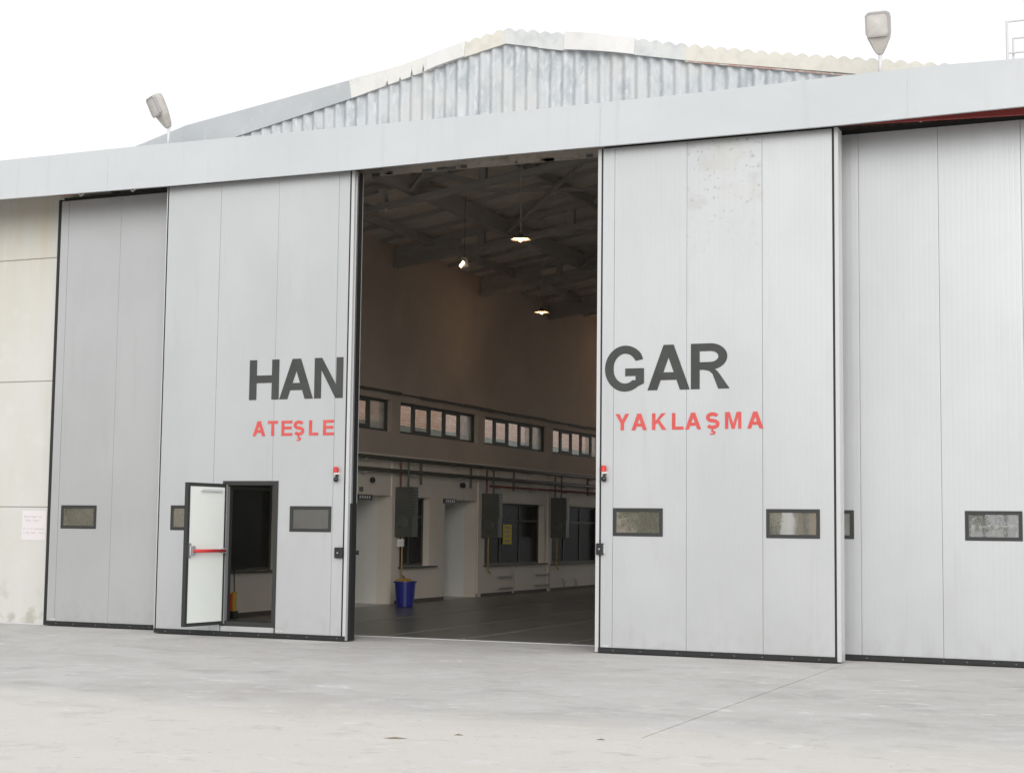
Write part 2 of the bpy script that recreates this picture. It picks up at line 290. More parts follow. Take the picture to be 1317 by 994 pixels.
# ------------------------------------------------------------------ mesh helpers
class MB:
    def __init__(s): s.v = []; s.f = []
    def add(s, vs, fs):
        k = len(s.v); s.v += [tuple(v) for v in vs]; s.f += [tuple(i+k for i in f) for f in fs]; return s
    def box(s, x0, x1, y0, y1, z0, z1):
        return s.add([(x0,y0,z0),(x1,y0,z0),(x1,y1,z0),(x0,y1,z0),(x0,y0,z1),(x1,y0,z1),(x1,y1,z1),(x0,y1,z1)],
                     [(0,3,2,1),(4,5,6,7),(0,1,5,4),(1,2,6,5),(2,3,7,6),(3,0,4,7)])
    def tube(s, a, b, r, n=10, r2=None):
        a = Vector(a); b = Vector(b); d = (b-a).normalized(); p = d.orthogonal().normalized(); q = d.cross(p); r2 = r if r2 is None else r2
        vs = [a + (p*math.cos(t)+q*math.sin(t))*r for t in [2*math.pi*i/n for i in range(n)]] + \
             [b + (p*math.cos(t)+q*math.sin(t))*r2 for t in [2*math.pi*i/n for i in range(n)]]
        return s.add(vs, [(i, (i+1) % n, n+(i+1) % n, n+i) for i in range(n)] + [tuple(range(n))[::-1], tuple(range(n, 2*n))])
    def beam(s, a, b, w, h, upv=(0, 0, 1)):
        a = Vector(a); b = Vector(b); d = (b-a).normalized(); q = d.cross(Vector(upv)).normalized(); u = q.cross(d).normalized()
        vs = [p + q*w*i/2 + u*h*j/2 for p in (a, b) for i, j in ((-1,-1),(1,-1),(1,1),(-1,1))]
        return s.add(vs, [(0,3,2,1),(4,5,6,7),(0,1,5,4),(1,2,6,5),(2,3,7,6),(3,0,4,7)])
    def lathe(s, c, prof, n=20, axis='z'):
        vs = []
        for (r, h) in prof:
            for i in range(n):
                t = 2*math.pi*i/n; a, b = r*math.cos(t), r*math.sin(t)
                vs.append((c[0]+a, c[1]+b, c[2]+h) if axis == 'z' else (c[0]+a, c[1]+h, c[2]+b) if axis == 'y' else (c[0]+h, c[1]+a, c[2]+b))
        fs = [(j*n+i, j*n+(i+1) % n, (j+1)*n+(i+1) % n, (j+1)*n+i) for j in range(len(prof)-1) for i in range(n)]
        return s.add(vs, fs)
    def plate(s, u0, u1, v0, v1, holes, d0, d1, mp):
        """rectangular plate with rectangular holes; mp(u,v,d)->xyz"""
        us = sorted({u0, u1, *[h[0] for h in holes], *[h[1] for h in holes]}); us = [u for u in us if u0 <= u <= u1]
        vs = sorted({v0, v1, *[h[2] for h in holes], *[h[3] for h in holes]}); vs = [v for v in vs if v0 <= v <= v1]
        def solid(i, j):
            if not (0 <= i < len(us)-1 and 0 <= j < len(vs)-1): return False
            cu, cv = (us[i]+us[i+1])/2, (vs[j]+vs[j+1])/2
            return not any(h[0] < cu < h[1] and h[2] < cv < h[3] for h in holes)
        def q(pts): s.add([mp(*p) for p in pts], [(0, 1, 2, 3)])
        for i in range(len(us)-1):
            for j in range(len(vs)-1):
                if not solid(i, j): continue
                a, b, c, d = us[i], us[i+1], vs[j], vs[j+1]
                q([(a,c,d0),(b,c,d0),(b,d,d0),(a,d,d0)]); q([(a,c,d1),(a,d,d1),(b,d,d1),(b,c,d1)])
                if not solid(i-1, j): q([(a,c,d0),(a,d,d0),(a,d,d1),(a,c,d1)])
                if not solid(i+1, j): q([(b,c,d0),(b,c,d1),(b,d,d1),(b,d,d0)])
                if not solid(i, j-1): q([(a,c,d0),(a,c,d1),(b,c,d1),(b,c,d0)])
                if not solid(i, j+1): q([(a,d,d0),(b,d,d0),(b,d,d1),(a,d,d1)])
        return s
    def build(s, name, m, parent=None, bevel=0, smooth=False, weld=True):
        me = bpy.data.meshes.new(name); me.from_pydata(s.v, [], s.f)
        bm = bmesh.new(); bm.from_mesh(me)
        if weld: bmesh.ops.remove_doubles(bm, verts=bm.verts, dist=1e-5)
        bmesh.ops.recalc_face_normals(bm, faces=bm.faces)
        if bevel: bmesh.ops.bevel(bm, geom=[e for e in bm.edges if len(e.link_faces) == 2 and e.calc_face_angle(0) > .5], offset=bevel, segments=1, affect='EDGES')
        bm.to_mesh(me); bm.free()
        me.materials.append(M[m] if isinstance(m, str) else m)
        if smooth:
            for p in me.polygons: p.use_smooth = True
        o = bpy.data.objects.new(name, me); COL.objects.link(o)
        if parent is not None: put(o, parent)
        return o
def put(o, parent):
    o.parent = parent; o.matrix_parent_inverse = world_of(parent).inverted()
def world_of(p):
    mw = Matrix.LocRotScale(p.location, p.rotation_euler, p.scale)
    return (world_of(p.parent) @ p.matrix_parent_inverse @ mw) if p.parent else mw
def B(name, m, parent, *b, bevel=0): return MB().box(*b).build(name, m, parent, bevel)
def thing(name, label, cat, loc=(0, 0, 0), group=None, kind=None):
    o = bpy.data.objects.new(name, None); o.empty_display_size = .2; COL.objects.link(o); o.location = loc
    return tag(o, label, cat, group, kind)
def tag(o, label=None, cat=None, group=None, kind=None):
    for k, v in (('label', label), ('category', cat), ('group', group), ('kind', kind)):
        if v: o[k] = v
    return o
XZ = lambda u, v, d: (u, d, v)          # plates facing -Y
YZ = lambda u, v, d: (d, u, v)          # plates facing X

# ------------------------------------------------------------------ ground
g = MB().add([(-600,-600,-.06),(600,-600,-.06),(600,600,-.06),(-600,600,-.06)], [(0,1,2,3)]).build('ground', 'apron'); tag(g, kind='structure')
apr = bpy.data.objects.new('apron', None); COL.objects.link(apr); apr['kind'] = 'structure'
jx = .008
B('concrete_slab', 'apron', apr, -60, -6.915-.004, -3.3, 1.16, -.05, 0)
B('concrete_slab', 'apron', apr, -6.915+.004, -3.96-jx, -3.3, 1.16, -.05, 0)
B('concrete_slab', 'apron', apr, -3.96+jx, 40, -7.8, 1.16, -.05, 0)
B('concrete_slab', 'apron', apr, -60, -3.96-jx, -7.8, -3.3, -.05, 0)
B('concrete_slab', 'apron', apr, -60, 40, -70, -7.8, -.05, 0)

fl = MB().plate(-15.49, -2.7, 1.42, 37, [], -.04, -.004, lambda u, v, d: (u, v, d)).build('hangar_floor', 'ifloor'); tag(fl, kind='structure')
for (xa, w) in ((-9.8, .035), (-8.15, .03), (-11.07, .02), (-13.0, .02), (-6.4, .03)):
    B('floor_line', 'joint', fl, xa-w, xa+w, 1.5, 36.5, -.004, .0)
th = thing('door_threshold', 'pale steel threshold strip across the hangar opening', 'threshold', (-9, 1.2, 0))
B('steel_angle', 'pale', th, -15.4, -2.8, 1.165, 1.24, -.04, .006)
B('floor_groove', 'rubber', th, -15.4, -2.8, 1.245, 1.285, -.05, -.012)
B('steel_angle', 'joint', th, -15.4, -2.8, 1.29, 1.40, -.04, .002)

# ------------------------------------------------------------------ building shell
XW, XE, Y0, Y1 = -15.49, -2.7, 1.25, 36.45
P = 4.4; cols_y = [Y0+P*k for k in range(9)]
roofz = lambda x: 8.66 - .1655*abs(x+9.1)
hg = thing('hangar_building', 'pale hangar with corrugated gable and dark steel roofed hall behind the sliding doors', 'hangar', (-9.1, 1.1, 0))
holes = []
cler = [(y+.36, y+P-.04, 3.60, 4.27) for y in cols_y[:-1]]
alc = [(8.35, 10.03, 0, 2.26), (12.64, 14.37, 0, 2.24)]
low = [(1.5, 5.58, .80, 2.85), (10.45, 11.87, .77, 2.25), (14.85, 18.60, .73, 2.22), (19.15, 22.9, .70, 2.22), (23.6, 27.2, .70, 2.22)]
MB().plate(Y0, Y1, 3.12, 7.62, cler, XW, XW-.3, YZ).build('side_wall', 'iwall', hg)
MB().plate(Y0, Y1, 0, 3.12, alc+low, XW+.012, XW-.3, YZ).build('side_wall', 'iwall_low', hg)
fill_win_e = [(y+.3, y+P-.3, .9, 3.3) for y in cols_y[1:-1]]  # made-up window openings, out of view, to brighten the hall
cler_e = [(a, b, 3.6, 4.27) for a, b, _, _ in cler] + fill_win_e
MB().plate(Y0, Y1, 0, 7.62, cler_e, XE, XE+.3, YZ).build('side_wall', 'iwall', hg)
MB().plate(XW-.3, XE+.3, 0, 7.62, [(-14.2, -4.0, 0, 6.4)], Y1, Y1+.3, XZ).build('rear_wall', 'iwall', hg)  # unseen rear opening added to let light into the hall
MB().add([(XW-.3, Y1, 7.62), (XE+.3, Y1, 7.62), (-9.1, Y1, 8.68), (XW-.3, Y1+.3, 7.62), (XE+.3, Y1+.3, 7.62), (-9.1, Y1+.3, 8.68)],
         [(0,1,2),(3,5,4),(0,3,4,1),(1,4,5,2),(2,5,3,0)]).build('rear_gable', 'iwall', hg)
# ledge with cable over the clerestory, pilasters, skirting
led = MB(); yy = Y0+.05
while yy < Y1-.6:
    l = random.uniform(.5, 1.1); led.box(XW, XW+random.uniform(.03, .055), yy, yy+l-.02, 4.40+random.uniform(-.012, .012), 4.45+random.uniform(-.01, .02)); yy += l
led.build('cable_ledge', 'skirt', hg)
for y in cols_y[1:-1]:
    B('pilaster', 'iwall_low', hg, XW+.005, XW+.045, y-.04, y+.14, 0, 3.12)
for a, b in ((1.3, 8.33), (10.05, 12.62), (14.39, 36.4)):
    B('skirting', 'skirt', hg, XW+.012, XW+.03, a, b, 0, .07)
# front piers and lintel
B('front_pier', 'lintel', hg, XW-.3, XW, .93, Y0, 0, 7.0)
B('front_pier', 'lintel', hg, XE, XE+.3, .93, Y0, 0, 7.0)
ln = B('door_lintel', 'lintel', hg, XW-.3, XE+.3, .92, 1.05, 6.84, 7.25)
for i in range(26):
    x = random.uniform(-15.2, -3); w = random.uniform(.02, .16)
    B('bracket_plate', 'steel', ln, x, x+w, .905, .918+.0004*i, 6.828-random.uniform(0, .02), 6.845+random.uniform(0, .02))
B('lintel_beam', 'truss', hg, XW, XE, 1.06, 1.22, 6.95, 7.15)
# roof slabs
for sgn, xe in ((-1, XW-.45), (1, XE+.45)):
    rb = MB(); x0, x1 = (-9.1, xe); zr, ze = roofz(x0), roofz(xe)
    rb.add([(x0, 1.16, zr), (x1, 1.16, ze), (x1, Y1+.5, ze), (x0, Y1+.5, zr), (x0, 1.16, zr+.05), (x1, 1.16, ze+.05), (x1, Y1+.5, ze+.05), (x0, Y1+.5, zr+.05)],
           [(0,3,2,1),(4,5,6,7),(0,1,5,4),(1,2,6,5),(2,3,7,6),(3,0,4,7)]).build('roof_slope', 'iroof', hg)
# sheet laps seen on the underside, running up the slope
lap = MB(); y = Y0+.4
while y < Y1-.2:
    for xe in (XW, XE):
        lap.beam((xe, y, roofz(xe)-.045), (-9.1, y, roofz(-9.1)-.045), .045, .08)
    y += 1.1
lap.build('roof_rib', 'truss', hg)
# trusses
for k, y in enumerate(cols_y[:-1]):
    if k == 0: continue
    tr = MB()
    for xe in (XW+.02, XE-.02):
        tr.beam((xe, y, roofz(xe)-.14), (-9.1, y, roofz(-9.1)-.14), .16, .10)
        e2 = xe + (2.0 if xe < -9 else -2.0)
    t = tr.build('roof_truss', 'truss', hg)
    for xe, sg in ((XW+.02, 1), (XE-.02, -1)):
        MB().beam((xe, y, roofz(xe)-.46), (-9.1, y, roofz(-9.1)-.62), .18, .10).build('bottom_chord', 'truss', t)
        MB().beam((xe+.02*sg, y, roofz(xe)-.30), (xe+1.5*sg, y, roofz(xe+1.5*sg)-.31), .10, .34).build('web_plate', 'truss', t)
        n = 3
        for i in range(1, n+1):
            x = xe + sg*(2.0*i)
            z = roofz(x)
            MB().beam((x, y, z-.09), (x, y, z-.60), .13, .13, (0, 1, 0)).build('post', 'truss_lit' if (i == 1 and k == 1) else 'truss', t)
            MB().beam((x-sg*1.0, y, roofz(x-sg)-.09), (x, y, z-.56), .07, .07).build('brace', 'truss', t)
for x, w, h in ((-14.6, .08, .14), (-12.9, .16, .30), (-11.0, .08, .16), (-9.1, .22, .34), (-7.2, .08, .16), (-5.3, .16, .30)):
    MB().box(x-w/2, x+w/2, 1.3, Y1, roofz(x)-.10-h, roofz(x)-.09).build('purlin', 'truss', hg)
for i in range(0, 7):     # roof bracing between the trusses
    ya, yb = cols_y[i]+.2, cols_y[i+1]-.1
    MB().beam((-12.9, ya, roofz(-12.9)-.3), (-9.3, yb, roofz(-9.3)-.3), .06, .07).build('wind_brace', 'truss', hg)
    MB().beam((-9.3, ya, roofz(-9.3)-.36), (-12.9, yb, roofz(-12.9)-.36), .06, .07).build('wind_brace', 'truss', hg)

# clerestory windows: frame with five lights
for i, (a, b, z0, z1) in enumerate(cler):
    for side in ((XW, -1),) if i > 5 else ((XW, -1), (XE, 1)):
        xw, sg = side
        bar = .12; n = 5; wl = (b-a-bar*(n+1))/n
        hs_ = [(a+bar+j*(wl+bar), a+bar+j*(wl+bar)+wl, z0+(.055 if j % 2 == 0 else .11), z1-(.05 if j % 2 == 0 else .085)) for j in range(n)]
        f = MB().plate(a, b, z0, z1, hs_, xw+sg*.10, xw+sg*.15, YZ).build('window', 'winframe', hg)
        for j, h in enumerate(hs_):
            x = xw+sg*.125
            blind = (j == 4) or (j == 3 and i in (3, 4))
            if j == 3 and i in (3, 4):
                mid = (h[0]+h[1])/2
                MB().box(x-.003, x+.003, h[0], mid, h[2], h[3]).build('pane', 'pane_clear', f)
                MB().box(x-.003, x+.003, mid, h[1], h[2], h[3]).build('pane', 'pane_blind', f)
            else:
                MB().box(x-.003, x+.003, h[0], h[1], h[2], h[3]).build('pane', 'pane_blind' if blind else 'pane_clear', f)
for a, b, z0, z1 in fill_win_e:       # invented east windows, unseen, added for daylight in the hall
    w3 = (b-a)/3
    f = MB().plate(a, b, z0, z1, [(a+.05+k_*w3, a+w3-.03+k_*w3, z0+.05, z1-.05) for k_ in range(3)], XE+.10, XE+.15, YZ).build('window', 'winframe', hg)
    for k_ in range(3): MB().box(XE+.122, XE+.128, a+.05+k_*w3, a+w3-.03+k_*w3, z0+.05, z1-.05).build('pane', 'pane_clear', f)
# lower windows into dark offices
for i, (a, b, z0, z1) in enumerate(low):
    n = 2 if i == 1 else 3; bar = .06; wl = (b-a-bar*(n+1))/n
    zt = z0+(z1-z0)*.70
    hs_ = []
    for j in range(n):
        ya = a+bar+j*(wl+bar); hs_ += [(ya, ya+wl, z0+.05, zt), (ya, ya+wl, zt+.05, z1-.05)]
    f = MB().plate(a, b, z0, z1, hs_, XW-.14, XW-.19, YZ).build('window', 'winframe', hg)
    for h in hs_: MB().box(XW-.168, XW-.162, *h).build('pane', 'pane_room', f)
    B('window_sill', 'winframe', f, XW-.13, XW+.10, a-.05, b+(.28 if i == 1 else .1), z0-.035, z0-.002)
    B('dark_room_block', 'skirt', hg, XW-2.2, XW-.35, a-.3, b+.25, 0.3, 2.9)  # dark-coloured block standing in for the unlit room
for a, b, z0, z1 in alc:
    q = MB(); x0, x1 = XW-1.7, XW-.3
    q.box(x0-.1, x0, a-.1, b+.1, 0, z1+.1); q.box(x0, x1, a-.1, a, 0, z1+.1); q.box(x0, x1, b, b+.1, 0, z1+.1); q.box(x0, x1, a, b, z1, z1+.1); q.box(x0, x1+.3, a, b, -.05, -.003)
    q.build('doorway_recess', 'alcove', hg)
    B('door_leaf', 'white', hg, x0+.002, x0+.04, a+.25, b-.25, 0, 2.08)

# ---- gable cladding: corrugated cement sheets
interp = lambda pts, x: next((p[1]+(q[1]-p[1])*(x-p[0])/(q[0]-p[0]) for p, q in zip(pts, pts[1:]) if p[0] <= x <= q[0]), pts[0][1] if x < pts[0][0] else pts[-1][1])
vb = [(-16.3, 7.15), (-13.82, 7.647), (-11.52, 8.11), (-9.70, 8.53), (-9.05, 8.657), (-8.22, 8.475), (-7.1, 8.28), (-6.35, 8.12), (-4.19, 7.72), (-2.2, 7.32)]
vt = [(-16.3, 7.50), (-15.47, 7.695), (-14.62, 7.925), (-13.18, 8.135), (-11.58, 8.37), (-10.73, 8.49), (-9.73, 8.722), (-9.06, 8.85), (-8.59, 8.767), (-8.10, 8.69), (-7.1, 8.484), (-6.36, 8.32), (-5.04, 8.056), (-3.07, 7.706), (-2.2, 7.55)]
gc = B('gable_backing', 'skirt', hg, -15.6, -2.6, 1.165, 1.17, 6.9, 7.25)
per = .187
x = -15.75; si = 0
while x < -2.5:
    xe = min(x+per*5.5, -2.45); n = max(4, int(round((xe-x)/per*10)))
    vs = []; off = .006*(si % 2)
    nz = 2
    for i in range(n+1):
        xx = x+(xe+.05-x)*i/n; yy = 1.10+off+.030*math.cos(2*math.pi*xx/per)
        zt = interp(vb, xx)+.04
        vs += [(xx, yy, 6.9), (xx, yy, zt)]
    vs2 = [(a, b+.007, c) for a, b, c in vs]; L = len(vs)
    fs = [(2*i, 2*i+2, 2*i+3, 2*i+1) for i in range(n)] + [(L+2*i, L+2*i+1, L+2*i+3, L+2*i+2) for i in range(n)]
    fs += [(0, 1, L+1, L), (2*n, L+2*n, L+2*n+1, 2*n+1)] + [(2*i+1, 2*i+3, L+2*i+3, L+2*i+1) for i in range(n)]
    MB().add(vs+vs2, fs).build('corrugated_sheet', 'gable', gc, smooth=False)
    x = xe; si += 1

# ---- verge pieces along the roof edge
def verge(x0, x1, m, wavy=0, y=1.03, tilt=0, dz=0, name='verge_sheet', notch=None, skew=0, depth=1.1):
    n = max(6, int((x1-x0)/.024)) if (wavy or notch) else max(3, int((x1-x0)/.25)); vs = []
    for i in range(n+1):
        t = i/n; x = x0+(x1-x0)*t
        zt = interp(vt, x)+dz; zb = interp(vb, x)-.012+dz*.5
        if wavy: zt += wavy*(abs(math.cos(math.pi*x/.187))-.5)
        if notch:
            for (nx, nh, nw) in notch:
                d = abs(x-nx)
                if d < nw: zb += nh*(1-d/nw)
        zb = min(zb, zt-.03)
        yy = y-tilt*math.sin(math.pi*t)
        vs += [(x+skew, yy, zt), (x-skew*.3, yy+.015, zb), (x+skew, yy+depth, zt-.0), (x-skew*.3, yy+.03, zb)]
    fs = []
    for i in range(n):
        a = 4*i; b = a+4
        fs += [(a+1, b+1, b, a), (a, b, b+2, a+2), (a+1, a+3, b+3, b+1)]
    fs += [(0, 1, 3, 2), (4*n, 4*n+2, 4*n+3, 4*n+1)]
    # underside / rear skin
    for i in range(n):
        a = 4*i; b = a+4
        fs += [(a+3, a+2, b+2, b+3)]
    return MB().add(vs, fs).build(name, m, hg)
verge(-16.2, -14.60, 'verge_grey', y=1.035)
verge(-14.62, -11.56, 'verge_grey', y=1.03)
verge(-11.60, -9.98, 'verge_offwhite', y=1.015, skew=-.03, notch=[(-11.0, .10, .022), (-10.78, .06, .02), (-10.58, .14, .022), (-10.39, .13, .022), (-10.2, .12, .022), (-10.06, .09, .02)])
verge(-10.32, -9.70, 'verge_white', y=.995, tilt=.02, dz=.005, skew=.02)
verge(-9.72, -9.05, 'verge_cream', wavy=.045, y=1.02)
verge(-9.06, -8.53, 'verge_pale', wavy=.05, y=1.01)
verge(-8.55, -8.08, 'verge_pale', wavy=.04, y=1.02, dz=-.01)
verge(-8.12, -7.06, 'verge_white', y=.99, tilt=.05, dz=.01, skew=.015)
verge(-7.08, -6.32, 'verge_pale', wavy=.045, y=1.01)
x = -6.34
while x < -2.3:
    verge(x, x+1.04, 'verge_cream', wavy=.05, y=1.02+.004*(int(x*3) % 2)); x += 1.03
MB().add([(-6.33, 1.045, 8.105), (-2.3, 1.045, 7.33), (-2.3, 1.05, 7.312), (-6.33, 1.05, 8.083), (-6.33, 1.06, 8.10), (-2.3, 1.06, 7.32)],
         [(0,3,2,1),(0,1,5,4)]).build('verge_batten', 'batten', hg)

# ------------------------------------------------------------------ door canopy with fascia and tracks
cn = thing('door_canopy', 'long pale sheet metal canopy fascia running over the sliding doors', 'canopy', (-9, -.2, 6.67))
fb = [(-30, 6.70), (-17.19, 6.681), (-14.02, 6.656), (-10.81, 6.650), (-8.6, 6.672), (-7.11, 6.672), (-3.98, 6.670), (-1.73, 6.700), (12, 6.75)]
ft = [(-30, 7.31), (-17.22, 7.302), (-14.5, 7.311), (-11.3, 7.283), (-8.38, 7.260), (-5.75, 7.264), (-3.93, 7.294), (-2.88, 7.308), (-1.72, 7.285), (12, 7.3)]
seams = [-27.1, -23.1, -19.1, -15.12, -11.1, -7.12, -3.1, .9, 4.9, 8.9]
for a, b in zip(seams, seams[1:]):
    n = 10; vs = []; e = .0006; dy = random.uniform(-.002, .002)
    for i in range(n+1):
        x = a+e+(b-a-2*e)*i/n; zt, zb = interp(ft, x), interp(fb, x); y = -.20+dy
        vs += [(x, y, zb), (x, y, zt), (x, y+.10, zt+.006), (x, y+.05, zb+.001), (x, y+.05, zb+.03), (x, y+.012, zb+.03)]
    fs = []
    for i in range(n):
        p = 6*i; q = p+6
        for c0, c1 in ((0, 1), (1, 2), (0, 3), (3, 4), (4, 5)): fs.append((p+c0, q+c0, q+c1, p+c1))
    MB().add(vs, fs).build('fascia_panel', 'fascia', cn)
B('canopy_roof', 'pale', cn, -27, 8.8, -.195, 1.02, 7.18, 7.25)
for (ya, yb) in ((-.12, .30), (.50, .80)):
    B('door_track', 'steel', cn, -27, 8.8, ya+.03, yb-.03, 6.92, 7.10)
rbm = MB()
pts = [(-27, 6.84), (-17.2, 6.84), (-16.35, 6.795), (-15.9, 6.835), (-15.3, 6.85), (-4.5, 6.84), (-4.0, 6.805), (-3.3, 6.785), (-1.7, 6.735), (8.8, 6.70)]
vs = []
for x, z in pts: vs += [(x, .33, z), (x, .33, 7.05), (x, .39, 7.05), (x, .39, z)]
fs = []
for i in range(len(pts)-1):
    a = 4*i; b = a+4
    for j in range(4): fs.append((a+j, b+j, b+(j+1) % 4, a+(j+1) % 4))
rbm.add(vs, fs).build('track_beam', 'redpaint', cn)
hk = MB()
for x in [-16.2, -15.2, -13.6, -11.6, -6.6, -5.0, -4.6, -3.1, -2.15, -1.2, .8]:
    hk.tube((x, .42, 6.93), (x+.05, .46, 6.79), .012, 6); hk.tube((x+.05, .46, 6.79), (x+.12, .46, 6.83), .012, 6); hk.box(x-.1, x+.1, .44, .49, 6.86, 6.95)
hk.build('hanger_hook', 'pale', cn)

# ------------------------------------------------------------------ lettering
def strokeS(w, h, t):
    """outline of an S as a ribbon along a centre line"""
    cx = w/2; pts = []
    r1x, r1y = w/2-t/2, (h-t)/4
    # top arc from right end, over the top, round left, through centre, round right, bottom, left end
    for a in range(25, 271, 12):
        pts.append((cx+r1x*.94*math.cos(R(a)), h-t/2-r1y+r1y*math.sin(R(a))))
    for a in range(90-12, -156, -12):
        pts.append((cx+r1x*math.cos(R(a)), t/2+r1y+r1y*math.sin(R(a))))
    L, Rr = [], []
    for i, p in enumerate(pts):
        a = Vector(pts[max(0, i-1)]); b = Vector(pts[min(len(pts)-1, i+1)]); d = (b-a).normalized(); nrm = Vector((-d.y, d.x))
        L.append(tuple(Vector(p)+nrm*t/2)); Rr.append(tuple(Vector(p)-nrm*t/2))
    return [L+Rr[::-1]]
def arc(cx, cy, rx, ry, a0, a1, n=16): return [(cx+rx*math.cos(R(a0+(a1-a0)*i/n)), cy+ry*math.sin(R(a0+(a1-a0)*i/n))) for i in range(n+1)]
def glyph(ch, w, h, t):
    if ch == 'H': return [[(0,0),(t,0),(t,h*.42),(w-t,h*.42),(w-t,0),(w,0),(w,h),(w-t,h),(w-t,h*.42+t*.9),(t,h*.42+t*.9),(t,h),(0,h)]]
    if ch == 'A':
        c = w/2; zb = h*.22; zt = zb+t*.85
        k = (c-t*.55)/h
        inner = lambda z: t*1.08 + z*k
        zap = (c - t*1.08)/k
        return [[(0,0),(t*1.12,0),(inner(zb)+t*.02,zb),(w-inner(zb)-t*.02,zb),(w-t*1.12,0),(w,0),(c+t*.58,h),(c-t*.58,h)],
                [(inner(zt)+t*.02,zt),(w-inner(zt)-t*.02,zt),(c,min(zap, h*.80))]]
    if ch == 'N': return [[(0,0),(t*.92,0),(t*.92,h*.70),(w-t*.98,0),(w,0),(w,h),(w-t*.92,h),(w-t*.92,h*.33),(t*.98,h),(0,h)]]
    if ch == 'T': c = w/2; return [[(c-t/2,0),(c+t/2,0),(c+t/2,h-t*.85),(w,h-t*.85),(w,h),(0,h),(0,h-t*.85),(c-t/2,h-t*.85)]]
    if ch == 'E': q = t*.85; m_ = h/2; return [[(0,0),(w,0),(w,q),(t,q),(t,m_-q*.4),(w*.93,m_-q*.4),(w*.93,m_+q*.6),(t,m_+q*.6),(t,h-q),(w*.98,h-q),(w*.98,h),(0,h)]]
    if ch == 'L': return [[(0,0),(w,0),(w,t*.85),(t,t*.85),(t,h),(0,h)]]
    if ch == 'Y': c = w/2; return [[(c-t/2,0),(c+t/2,0),(c+t/2,h*.42),(w,h),(w-t*1.15,h),(c,h*.42+t*1.0),(t*1.15,h),(0,h),(c-t/2,h*.42)]]
    if ch == 'K': return [[(0,0),(t,0),(t,h*.30),(t*1.65,h*.44),(w-t*1.25,0),(w,0),(t*2.15,h*.60),(w*.96,h),(w*.96-t*1.25,h),(t,h*.52),(t,h),(0,h)]]
    if ch == 'M': c = w/2; return [[(0,0),(t*.9,0),(t*.9,h*.76),(c-t*.42,0),(c+t*.42,0),(w-t*.9,h*.76),(w-t*.9,0),(w,0),(w,h),(w-t*1.35,h),(c,h*.30),(t*1.35,h),(0,h)]]
    if ch == 'Ş':
        s_ = strokeS(w, h, t); c = w/2
        s_.append([(c-t*.28,-.002),(c+t*.22,-.002),(c+t*.10,-t*.42),(c+t*.78,-t*.62),(c+t*.86,-t*1.15),(c+t*.35,-t*1.6),(c-t*.75,-t*1.55),(c-t*.72,-t*1.15),(c+t*.05,-t*1.2),(c+t*.2,-t*.98),(c-t*.45,-t*.75)])
        return s_
    if ch == 'R':
        ymid = h*.42; ro = (h-ymid)/2; cyy = ymid+ro; rx = w*.94-w*.50; cx = w*.50; ri = ro-t*.85
        outer = [(0,0),(t,0),(t,ymid),(w*.34,ymid)] + [(w*.47,ymid*.94),(w*.56,ymid*.78),(w-t*1.28,0),(w,0),(w*.76,ymid*.72),(w*.68,ymid*.93),(w*.62,ymid*1.03)]
        outer += arc(cx, cyy, rx, ro, -68, 90, 16) + [(0,h)]
        hole = [(t, ymid+t*.85)] + arc(cx, cyy, rx-t, ri, -90, 90, 14) + [(t, h-t*.85)]
        return [outer, hole]
    if ch == 'G':
        cx, cy = w*.52, h/2
        o = arc(cx, cy, w*.50, h*.515, 34, 312, 36)
        i_ = arc(cx, cy, w*.50-t, h*.515-t*.92, 302, 42, 30)
        out = [(w*.975, h*.70)] + arc(cx, cy, w*.52, h*.515, 38, 308, 38) + [(w, h*.16), (w, h*.50), (w*.52, h*.50), (w*.52, h*.50-t*.85), (w-t*.98, h*.50-t*.85), (w-t*.98, h*.235)]
        inn = arc(cx, cy, w*.52-t, h*.515-t*.9, 308, 42, 30)
        return [out + inn + [(w*.79, h*.665)]]
def letters(parent, text, xs, z0, h, t, mname, y=-.0045):
    for ch, (xa, xb) in zip(text, xs):
        cu = bpy.data.curves.new('letter', 'CURVE'); cu.dimensions = '2D'; cu.fill_mode = 'BOTH'; cu.extrude = .0015
        for loop in glyph(ch, xb-xa, h, t):
            sp = cu.splines.new('POLY'); sp.points.add(len(loop)-1)
            for p_, q in zip(sp.points, loop): p_.co = (q[0], q[1], 0, 1)
            sp.use_cyclic_u = True
        tmp = bpy.data.objects.new('tmp', cu); COL.objects.link(tmp)
        dg = bpy.context.evaluated_depsgraph_get()
        me = bpy.data.meshes.new_from_object(tmp.evaluated_get(dg)); bpy.data.objects.remove(tmp)
        me.transform(Matrix.Translation((xa, y, z0)) @ Matrix.Rotation(R(90), 4, 'X'))
        me.materials.clear(); me.materials.append(M[mname])
        o = bpy.data.objects.new('letter', me); COL.objects.link(o); put(o, parent)

